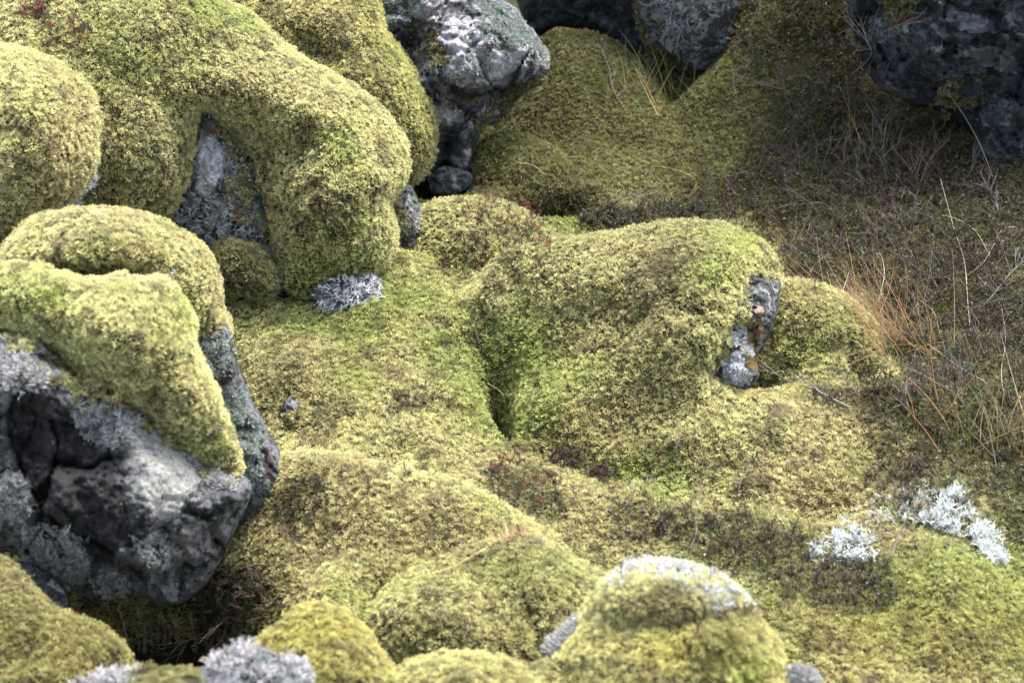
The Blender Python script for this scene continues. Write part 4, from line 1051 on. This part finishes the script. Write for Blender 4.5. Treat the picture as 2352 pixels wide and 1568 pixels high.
# --- sprig patches one can point to
def patch(name, label, cat, polys, variants, n, size=1.0, parent=None, group=None, mat=None, lean=.6, lift=-.004, up=.5, tint=1.0, gaps=0):
    Ps, Ns = [], []
    for poly in polys:
        q = np.array(poly, float); lo, hi = q.min(0), q.max(0); k = 0; tries = 0
        while k < n and tries < n * 14:
            tries += 1
            x, y = rng.uniform(lo[0], hi[0]), rng.uniform(lo[1], hi[1])
            if not inside(q, np.array(x), np.array(y)): continue
            p, m = hit(x, y)
            if p is None: continue
            if gaps and float(fbm(p[None] * gaps, 2, 88)[0]) < rng.uniform(-.06, .16): continue
            Ps.append(p); Ns.append(m); k += 1
    Ps = np.array(Ps); Ns = np.array(Ns)
    D = norm(Ns * (1 - up) + np.array([0, 0, up]) + lean * rng.normal(size=Ps.shape) * .5)
    V, F, C = stamp(variants, Ps + Ns * lift, D, size * rng.uniform(.6, 1.25, len(Ps)), tint * rng.uniform(.75, 1.25, (len(Ps), 1)) * np.ones(3))
    o0 = Ps.mean(0)
    return link_at(name, V, F, C, mat or M_LEAF, o0, label, cat, group)
def link_at(name, V, F, C, mat, o0, label, cat, group=None, parent=None):
    o = link(name, mesh_from(name, V - o0, F, C, mat), parent, label, cat, group)
    o.location = o0
    return o
G1 = 'crowberry patches growing through the moss'
def blob(x, y, rx, ry, k=10):
    return [(x + rx * math.cos(t * 2 * math.pi / k) * (1 + .25 * math.sin(t * 5.1)), y + ry * math.sin(t * 2 * math.pi / k)) for t in range(k)]
patch('crowberry_patch', 'dark red crowberry shoots in the moss at the top left corner', 'shrub', [blob(165, 90, 50, 50), blob(90, 30, 50, 20)], sp_red + sp_brown[:2], 34, .75, group=G1)
patch('crowberry_patch', 'green and red crowberry shoots on the small hummock by the dark upright rock', 'shrub', [blob(1160, 490, 80, 35), blob(1190, 550, 110, 35)], sp_green[:2] + sp_red, 75, .75, group=G1)
patch('crowberry_patch', 'loose red crowberry shoots on the moss slope under the small hummock', 'shrub', [blob(1120, 590, 110, 40)], sp_green[:2] + sp_red, 22, .65, group=G1)
patch('crowberry_patch', 'dusky green crowberry mat behind the crest of the long pale boulder', 'shrub', [blob(1400, 505, 60, 22), blob(1530, 495, 90, 15)], sp_green + sp_brown, 120, .9, group=G1)
patch('crowberry_patch', 'purple crowberry patch by the right foot of the massive foreground boulder', 'shrub', [blob(715, 1170, 62, 52)], sp_brown + sp_green[:1], 38, .75, group=G1)
patch('crowberry_patch', 'brown twiggy crowberry patch in the middle of the pale left moss swell', 'shrub', [blob(940, 925, 55, 35)], sp_brown, 26, .8, group=G1)
patch('crowberry_patch', 'thin red crowberry shoots above the small orange grass tuft', 'shrub', [blob(1230, 1130, 75, 45), blob(1150, 1075, 35, 20)], sp_green[:3] + sp_red, 28, .7, group=G1)
patch('crowberry_patch', 'purplish crowberry trail on the ridge edge right of the narrow crevice', 'shrub', [blob(1320, 1055, 55, 25), blob(1380, 1095, 30, 18)], sp_brown, 40, .8, group=G1)
patch('crowberry_patch', 'wide brown crowberry patch left of the white lichens at the lower right', 'shrub', [blob(1560, 1220, 110, 50), blob(1760, 1260, 110, 40), blob(1900, 1340, 120, 60)], sp_brown + sp_green[:3], 80, .8, group=G1)
patch('crowberry_patch', 'reddish crowberry patch above the right arm of white lichens', 'shrub', [blob(2060, 1110, 80, 50), blob(2150, 1180, 90, 40)], sp_brown + sp_red[:1] + sp_green[:3], 50, .8, group=G1)
patch('crowberry_patch', 'sparse crowberry shoots low on the shaded slope beside the black cavity', 'shrub', [blob(530, 1390, 60, 60)], sp_brown + sp_green[:1], 45, .9, group=G1)
patch('crowberry_patch', 'scattered small crowberry shoots on the swell below the massive boulder shoulder', 'shrub', [blob(800, 1110, 90, 40), blob(960, 1090, 60, 25)], sp_brown + sp_red[:1], 16, .7, group=G1)
patch('crowberry_patch', 'small purple sprig clump on top of the long pale boulder', 'shrub', [blob(1655, 592, 14, 8)], sp_brown, 12, .45, group=G1)

# --- white reindeer lichen
rl = []
for i in range(6):
    v, f = branching(300 + i, .014, .00085, 2, .95, .3, 3, 3)
    rl.append((v, f, np.tile((.66, .70, .69), (len(v), 1))))
G2 = 'white reindeer lichen'
patch('reindeer_lichen', 'left arm of bright white reindeer lichen at the lower right', 'lichen', [[(1850, 1290), (1900, 1230), (1960, 1225), (2010, 1265), (2020, 1300), (1960, 1305), (1900, 1290)]], rl, 270, 1.2, mat=M_LICH, group=G2, lean=1.1, lift=.004, gaps=62)
patch('reindeer_lichen', 'right arm of bright white reindeer lichen running down along the mossy mound', 'lichen', [[(2175, 1140), (2200, 1135), (2230, 1190), (2280, 1240), (2310, 1310), (2270, 1300), (2220, 1240), (2150, 1215), (2080, 1210), (2060, 1190), (2140, 1195)]], rl, 520, 1.2, mat=M_LICH, group=G2, lean=1.1, lift=.004, gaps=62)
patch('reindeer_lichen', 'scattered white lichen flecks between the two bright lichen arms', 'lichen', [blob(2070, 1170, 60, 50), blob(2120, 1150, 50, 25), blob(1980, 1200, 60, 30)], rl, 130, .9, mat=M_LICH, group=G2, lean=.9)
gl = []
for i in range(3):
    v, f = branching(330 + i, .028, .0010, 3, .8, .45, 3, 3)
    gl.append((v, f, np.tile((.55, .55, .57), (len(v), 1))))
for x, y, s, vv, lab in ((1505, 1110, .8, gl, 'curly grey lichen clump lying in green moss below the crevice ridge'), (1072, 978, .7, rl, 'lone white lichen sprig on the left moss swell'), (965, 590, .5, rl, 'tiny white lichen at the foot of the dark upright rock'),
                         (2195, 1020, .7, rl, 'lone white lichen sprig at the lower edge of the heath'), (2245, 1015, .5, rl, 'smaller white lichen fleck beside the lone sprig at the heath edge'), (1470, 1105, .45, rl, 'slim pale lichen left of the curly grey lichen clump'), (2100, 1005, .5, rl, 'small white lichen below the dark heath, left of the lone sprig'),
                         (1995, 1060, .4, rl, 'tiny pale lichen on the swell right of the long boulder'), (1865, 1195, .4, rl, 'white lichen speck above the left lichen arm'), (2030, 1330, .5, rl, 'pale lichen fleck below the left lichen arm')):
    patch('lichen_tuft', lab, 'lichen', [blob(x, y, 8, 6)], vv, 5, s, mat=M_LICH, lean=.9, group='solitary lichen tufts')

# --- crowberries
def sphere(r, nu=10, nv=7):
    V = [];
    for j in range(nv + 1):
        th = math.pi * j / nv
        for i in range(nu):
            ph = 2 * math.pi * i / nu; rr = r * (1 - .12 * (math.exp(-(th / .35) ** 2)))
            V.append((rr * math.sin(th) * math.cos(ph), rr * math.sin(th) * math.sin(ph), rr * math.cos(th)))
    F = [(j * nu + i, (j + 1) * nu + i, (j + 1) * nu + (i + 1) % nu, j * nu + (i + 1) % nu) for j in range(nv) for i in range(nu)]
    return np.array(V), np.array(F)
bv_, bf_ = sphere(.0042)
bme = mesh_from('crowberry', bv_, bf_, np.tile((.022, .022, .035), (len(bv_), 1)), M_BERRY, smooth=True)
BER = [(1378, 1147), (1350, 1135), (1475, 1180), (1505, 1200), (1438, 1160), (1440, 1225), (1555, 1320), (1765, 1340), (1530, 1232), (1512, 1318), (1548, 1240), (1400, 1180), (1620, 1245), (1690, 1325), (1740, 1395), (1870, 1315), (1912, 1330), (1935, 1340), (1995, 1348), (2020, 1372), (2040, 1225), (2010, 1190), (2105, 1262), (1965, 1375), (1880, 1350), (2240, 1260), (2170, 1265), (1320, 1130), (1300, 1190), (1060, 1250), (1100, 1180), (860, 1140), (1115, 1090), (2130, 1200), (2215, 1235)]
for i, (x, y) in enumerate(BER):
    p, n = hit(x, y)
    if p is None: continue
    o = link('crowberry', bme, None, 'round black crowberry lying on the moss and heath of the lower right half', 'berry', 'black crowberries')
    o.location = Vector(p + n * .008); o.rotation_euler = (rng.uniform(0, 1), rng.uniform(0, 1), 0)

# --- litter lodged in the moss
P, Nn = on_ground(lambda c: 420 * np.clip(.4 + 2.5 * fbm(c * 9, 3, 141), 0, 1.5) * (1 - heathness(c)) * (c[:, 2] > -.2))
_e = []
while len(_e) < 420:
    p, n = hit(rng.uniform(-40, 1900), rng.uniform(-20, 1560))
    if p is not None: _e.append((p, n))
P = np.concatenate([P, np.array([e_[0] for e_ in _e])]); Nn = np.concatenate([Nn, np.array([e_[1] for e_ in _e])])
vv = [(np.array(lf) * .7, np.array([[0, 1, 2, 3]]), np.tile(c_, (4, 1))) for c_ in ((.20, .10, .08), (.07, .05, .05), (.34, .26, .14))] + [(v_, f_, c_ * .7) for v_, f_, c_ in sp_brown[:2]] + [tw_var[0]]
V, F, C = stamp(vv, P + Nn * .009, norm(Nn + .8 * rng.normal(size=P.shape)), rng.uniform(.3, .8, len(P)), rng.uniform(.5, 1.3, (len(P), 1)) * np.ones(3))
link('moss_litter', mesh_from('moss_litter', V, F, C, M_LEAF), None, 'tiny dark leaf scraps and stem bits lodged in the pale moss', 'litter', kind='stuff')

# --- grass
def grass(label, x, y, n, L, lean, spread, cols, w=.0011, name='grass_tuft', fan=.05, curve=.9, group=None):
    p0, _ = hit(x, y)
    parts, cs = [], []
    for k in range(n):
        b = p0 + np.array([rng.normal() * fan, rng.normal() * fan * .6, -.01])
        d = norm(np.array(lean) + spread * rng.normal(size=3)); l = L * rng.uniform(.55, 1.15); m = 7
        g_ = norm(np.array(lean) * np.array([1.2, 1.2, 0]) + .7 * rng.normal(size=3) * np.array([1, 1, 0]) + np.array([0, 0, -.6])) * curve * rng.uniform(.2, 1)
        pts = [b]; q = b.copy(); dd_ = d
        for i in range(m):
            dd_ = norm(dd_ + g_ / m); q = q + dd_ * l / m; pts.append(q.copy())
        pts = np.array(pts); s = norm(np.cross(np.gradient(pts, axis=0), rng.normal(size=3)))
        ww = w * np.linspace(1, .15, m + 1)[:, None]
        A_ = pts + s * ww; B2_ = pts - s * ww
        v = np.concatenate([A_, B2_]); f = np.array([(i, i + 1, m + 2 + i, m + 1 + i) for i in range(m)])
        parts.append((v, f)); c = np.array(cols[rng.integers(len(cols))]) * rng.uniform(.7, 1.2)
        cs.append(np.tile(c, (len(v), 1)))
    V, F = join(parts)
    return link_at(name, V, F, np.concatenate(cs), M_GRASS, p0, label, 'grass', group)
ORA = (.42, .22, .10); PNK = (.36, .22, .15); YGR = (.20, .18, .055); GG = (.10, .13, .04); STW = (.32, .26, .17)
G3 = 'grass tufts'
grass('large orange and pink grass tuft fanning left over the heath beside the right hummock', 2025, 790, 230, .25, (-.46, .1, .85), .34, [ORA, ORA, PNK, PNK, YGR, STW], .0008, fan=.055, group=G3)
grass('wispy yellow and orange grass by the right edge below the tall pale straws', 2285, 1010, 90, .23, (-.12, .1, 1), .30, [ORA, YGR, STW, GG], .0008, fan=.09, group=G3)
grass('small orange grass tuft on the crest of the bottom centre hummock', 1182, 1238, 60, .06, (0, 0, 1), .30, [(.62, .34, .22), (.6, .42, .26)], .0009, fan=.012, group=G3)
grass('thin orange wisp right of the small orange grass tuft', 1250, 1232, 12, .06, (-.1, 0, 1), .2, [(.6, .32, .2)], .0009, fan=.0, group=G3)
grass('yellow green grass sprouting by the hanging lichen rock at the top', 1480, 215, 70, .16, (-.1, .1, 1), .42, [YGR, GG, (.42, .30, .14)], .0010, fan=.07, group=G3)
grass('long green grass blades standing in the middle of the upper right heath', 1955, 345, 16, .20, (0, .1, 1), .30, [YGR, GG], .0011, fan=.06, group=G3)
grass('loose green blades rising from the mossy slope at upper centre right', 1650, 440, 14, .12, (-.1, .1, 1), .42, [YGR, GG], .0010, fan=.03, group=G3)
grass('short orange blades standing behind the bare rock snout', 1810, 560, 14, .09, (0, .1, 1), .35, [STW, ORA], .0009, fan=.03, group=G3)
grass('faint yellow blades in the moss right of the left lichen rock', 1210, 370, 8, .07, (0, .1, .6), .7, [STW], .0011, fan=.02, group=G3)

def wire(name, label, cat, pix, rad=.0012, colr=STW, lift=.03, group=None, mat=None, taper=.5):
    """a single stalk through the listed picture points, arching over the surface it grows from"""
    p0, n0 = hit(*pix[0]); p1, _ = hit(*pix[-1])
    _, _, d0 = project(p0)
    m = len(pix); out = []
    _, _, d1 = project(p1)
    for k, (x, y) in enumerate(pix):
        p, _ = hit(x, y); dk = float(project(p)[2])
        t = k / (m - 1)
        d = min(dk - lift * min(1, t * 3), float(d0) + 0.5)
        out.append(at(np.array(float(x)), np.array(float(y)), np.array(d)))
    out[0] = p0 - np.array([0, 0, .01])
    pts = smooth_line(out)
    rad = rad * .58; V, F = tube(pts, np.linspace(rad, rad * taper, len(pts)), 4)
    return link_at(name, V, F, col_of(V, colr, .2), mat or M_WOOD, p0, label, cat, group)
def smooth_line(p, n=5):
    p = [np.array(q) for q in p]; q = [2 * p[0] - p[1]] + p + [2 * p[-1] - p[-2]]; out = []
    for k in range(1, len(q) - 2):
        a, b, c, d = q[k - 1], q[k], q[k + 1], q[k + 2]
        for t in np.arange(n) / n:
            out.append(0.5 * ((2 * b) + (-a + c) * t + (2 * a - 5 * b + 4 * c - d) * t * t + (-a + 3 * b - 3 * c + d) * t ** 3))
    out.append(p[-1]); return np.array(out)
PS = (.34, .30, .24); G4 = 'dry straws and stalks'
for lab, pix, rad, c in (
    ('long pale straw slanting down across the right rock wall', [(2300, 450), (2250, 330), (2190, 230), (2117, 146)], .0011, PS),
    ('tall thin straw curving up past the right grass wisps', [(2240, 835), (2225, 720), (2215, 600), (2190, 520), (2160, 410)], .0012, (.5, .42, .33)),
    ('pale broken straw bent over right of the orange tuft', [(2200, 640), (2260, 600), (2300, 530), (2330, 520)], .0013, (.4, .33, .25)),
    ('arched whitish straw above the right end of the heath', [(2120, 480), (2190, 500), (2240, 530), (2275, 590)], .0012, PS),
    ('straight pale straw lying below the orange tuft', [(2050, 740), (2130, 790), (2200, 840), (2270, 880)], .0013, PS),
    ('short kinked straw between orange tuft and right grass', [(2070, 655), (2140, 710), (2160, 770), (2170, 800)], .0012, PS),
    ('pale straw standing at the left side of the orange tuft', [(1920, 690), (1910, 660), (1900, 625)], .0014, PS),
    ('second pale straw of the pair left of the orange tuft', [(1925, 690), (1940, 655), (1950, 625)], .0014, PS),
    ('white curved blade rising from the middle of the orange tuft', [(2010, 720), (2030, 640), (2028, 600), (2018, 575)], .0014, PS),
    ('bent dry stalk with a pale head standing in the narrow crevice', [(1164, 962), (1158, 915), (1145, 895), (1120, 880)], .0012, (.42, .33, .2)),
    ('golden straw lying along the bottom centre hummock', [(880, 1360), (960, 1325), (1040, 1300), (1120, 1255)], .0012, (.5, .38, .2)),
    ('thin blade leaning in the gap right of the dark upright rock', [(955, 600), (965, 570), (975, 540)], .0010, PS),
    ('brown flat straw in the heath behind the bare snout', [(1850, 640), (1870, 610), (1905, 580)], .0014, (.33, .24, .16)),
    ('spidery yellow stalk sprawled on the moss right of the grey rock', [(1160, 400), (1185, 375), (1225, 380), (1250, 400)], .0010, (.42, .34, .18)),
    ('thin pale straw lying on the left moss swell above the hummock', [(1130, 1280), (1105, 1262), (1080, 1250)], .0010, PS),
    ('long thin yellow blade drooping over the upper heath', [(1960, 420), (1975, 330), (1945, 240), (1925, 190)], .0010, (.35, .33, .1)),
    ('curved yellow blade at the upper centre above the long boulder', [(1560, 470), (1600, 420), (1560, 392), (1500, 380)], .0010, (.45, .36, .1)),
    ('fine straw at the right edge above the wispy grass', [(2320, 960), (2300, 860), (2310, 780), (2300, 700)], .0010, (.4, .34, .25)),
    ('dark fine stalk hanging right of the tall thin straw', [(2330, 640), (2300, 560), (2270, 500)], .0009, (.25, .2, .15))):
    wire('dry_straw', lab, 'straw', pix, rad, c, group=G4)
# --- bare twigs one can point to
G5 = 'bare twigs'
def twig(label, pix, rad=.0022, c=(.20, .18, .18), side=7, sl=.05, seed=1):
    p0, n0 = hit(*pix[0]); out = []
    for k, (x, y) in enumerate(pix):
        p, _ = hit(x, y); d = float(project(p)[2]) - .02 * min(1, k)
        out.append(at(np.array(float(x)), np.array(float(y)), np.array(min(d, float(project(p0)[2]) + .35))))
    out[0] = p0 - np.array([0, 0, .01])
    pts = smooth_line(out); parts = [tube(pts, np.linspace(rad, rad * .4, len(pts)), 5)]
    r = random.Random(seed)
    for k in range(side):
        i = r.randint(len(pts) // 4, len(pts) - 1)
        v, f = branching(seed * 50 + k, sl * r.uniform(.5, 1.1), rad * .5, 1, .8, .4, 3, 2)
        ax = norm(norm(pts[i] - pts[i - 1]) + np.array([r.uniform(-1, 1), r.uniform(-.5, .5), r.uniform(-.2, 1)]) * .9)
        R = frames(ax[None])[0]
        parts.append((v @ R.T + pts[i], f))
    V, F = join(parts)
    return link_at('bare_twig', V, F, col_of(V, c, .3), M_WOOD, p0, label, 'twig', G5)
TW = [('forked grey twig standing in the moss above the brown crowberry patch', [(1690, 1155), (1700, 1110), (1715, 1080), (1725, 1050)], .0018, 5, .035),
 ('dead branch lying along the moss edge right of the bare rock snout', [(1985, 940), (1930, 925), (1860, 890), (1800, 870), (1760, 840)], .0030, 9, .05),
 ('pale knobbly twig poking up behind the crest of the long pale boulder', [(1660, 535), (1668, 510), (1680, 480)], .0016, 7, .025),
 ('reddish twig tangle over the black hollow at upper centre', [(1330, 500), (1400, 480), (1440, 455), (1520, 440)], .0014, 8, .06),
 ('upright forked twig at the top of the moss bank', [(1675, 230), (1685, 180), (1675, 140)], .0018, 7, .05),
 ('long bare branch crossing the foot of the right rock wall', [(2060, 330), (2100, 300), (2150, 270), (2220, 225)], .0018, 9, .07),
 ('tall bare bush twig in front of the rock wall', [(2140, 420), (2150, 330), (2140, 250), (2145, 190)], .0020, 14, .09),
 ('grey spreading twig left of the tall bush twig', [(2060, 440), (2030, 360), (2020, 290), (1990, 240)], .0020, 12, .08),
 ('crooked twig reaching to the top edge of the frame', [(1960, 130), (2020, 80), (2060, 60), (2100, 40)], .0018, 10, .08),
 ('dark twig fan at the upper left of the rock wall', [(1950, 170), (2000, 130), (1990, 90), (1975, 40)], .0018, 12, .08),
 ('pale forked twig in the heath below the rock wall', [(2150, 560), (2100, 480), (2110, 430), (2090, 390)], .0022, 12, .08),
 ('silvery branched twig near the right edge of the heath', [(2300, 520), (2290, 470), (2270, 430)], .0022, 12, .05),
 ('long arching twig in the right heath', [(2180, 700), (2140, 640), (2080, 600), (2020, 560)], .0016, 9, .07),
 ('knotted twig between orange tuft and right edge', [(2230, 720), (2270, 690), (2310, 640), (2350, 600)], .0020, 10, .07),
 ('low twig in the dark heath above the lone white lichen', [(2240, 960), (2200, 910), (2150, 880), (2120, 860)], .0018, 12, .07),
 ('grey twig right of the dead branch', [(2100, 960), (2080, 900), (2100, 850)], .0016, 9, .06),
 ('thin twig trailing over the left lichen arm', [(2010, 1340), (2050, 1270), (2070, 1210), (2110, 1170)], .0020, 6, .04),
 ('purple twig over the lower end of the right lichen arm', [(2300, 1320), (2270, 1260), (2250, 1225)], .0018, 8, .04),
 ('wiry twig in the wide brown crowberry patch', [(1570, 1280), (1600, 1220), (1590, 1170), (1610, 1130)], .0014, 8, .05),
 ('small crooked twig on the ridge below the long boulder', [(1540, 1060), (1555, 1030), (1560, 1005)], .0012, 5, .03),
 ('thin brown twig at the left end of the brown crowberry patch', [(1400, 1200), (1430, 1170), (1450, 1140)], .0013, 6, .04),
 ('dark twig roots hanging in the black cavity', [(470, 1440), (430, 1470), (370, 1480), (340, 1475)], .0013, 8, .06),
 ('bare twig slanting across the moss left of the rock wall', [(1860, 260), (1800, 210), (1740, 190), (1690, 170)], .0014, 7, .06),
 ('thin twig on the moss at the top centre beside the grey rock', [(1450, 260), (1410, 210), (1400, 160), (1380, 110)], .0012, 8, .06),
 ('grey stick lying in the mossy slope above the long boulder', [(1420, 420), (1460, 450), (1490, 470)], .0015, 3, .03),
]
for i, (lab, pix, rad, sd_, sl_) in enumerate(TW): twig(lab, pix, rad, (.15, .13, .13) if i % 2 else (.11, .08, .07), sd_, sl_, 7 + i)
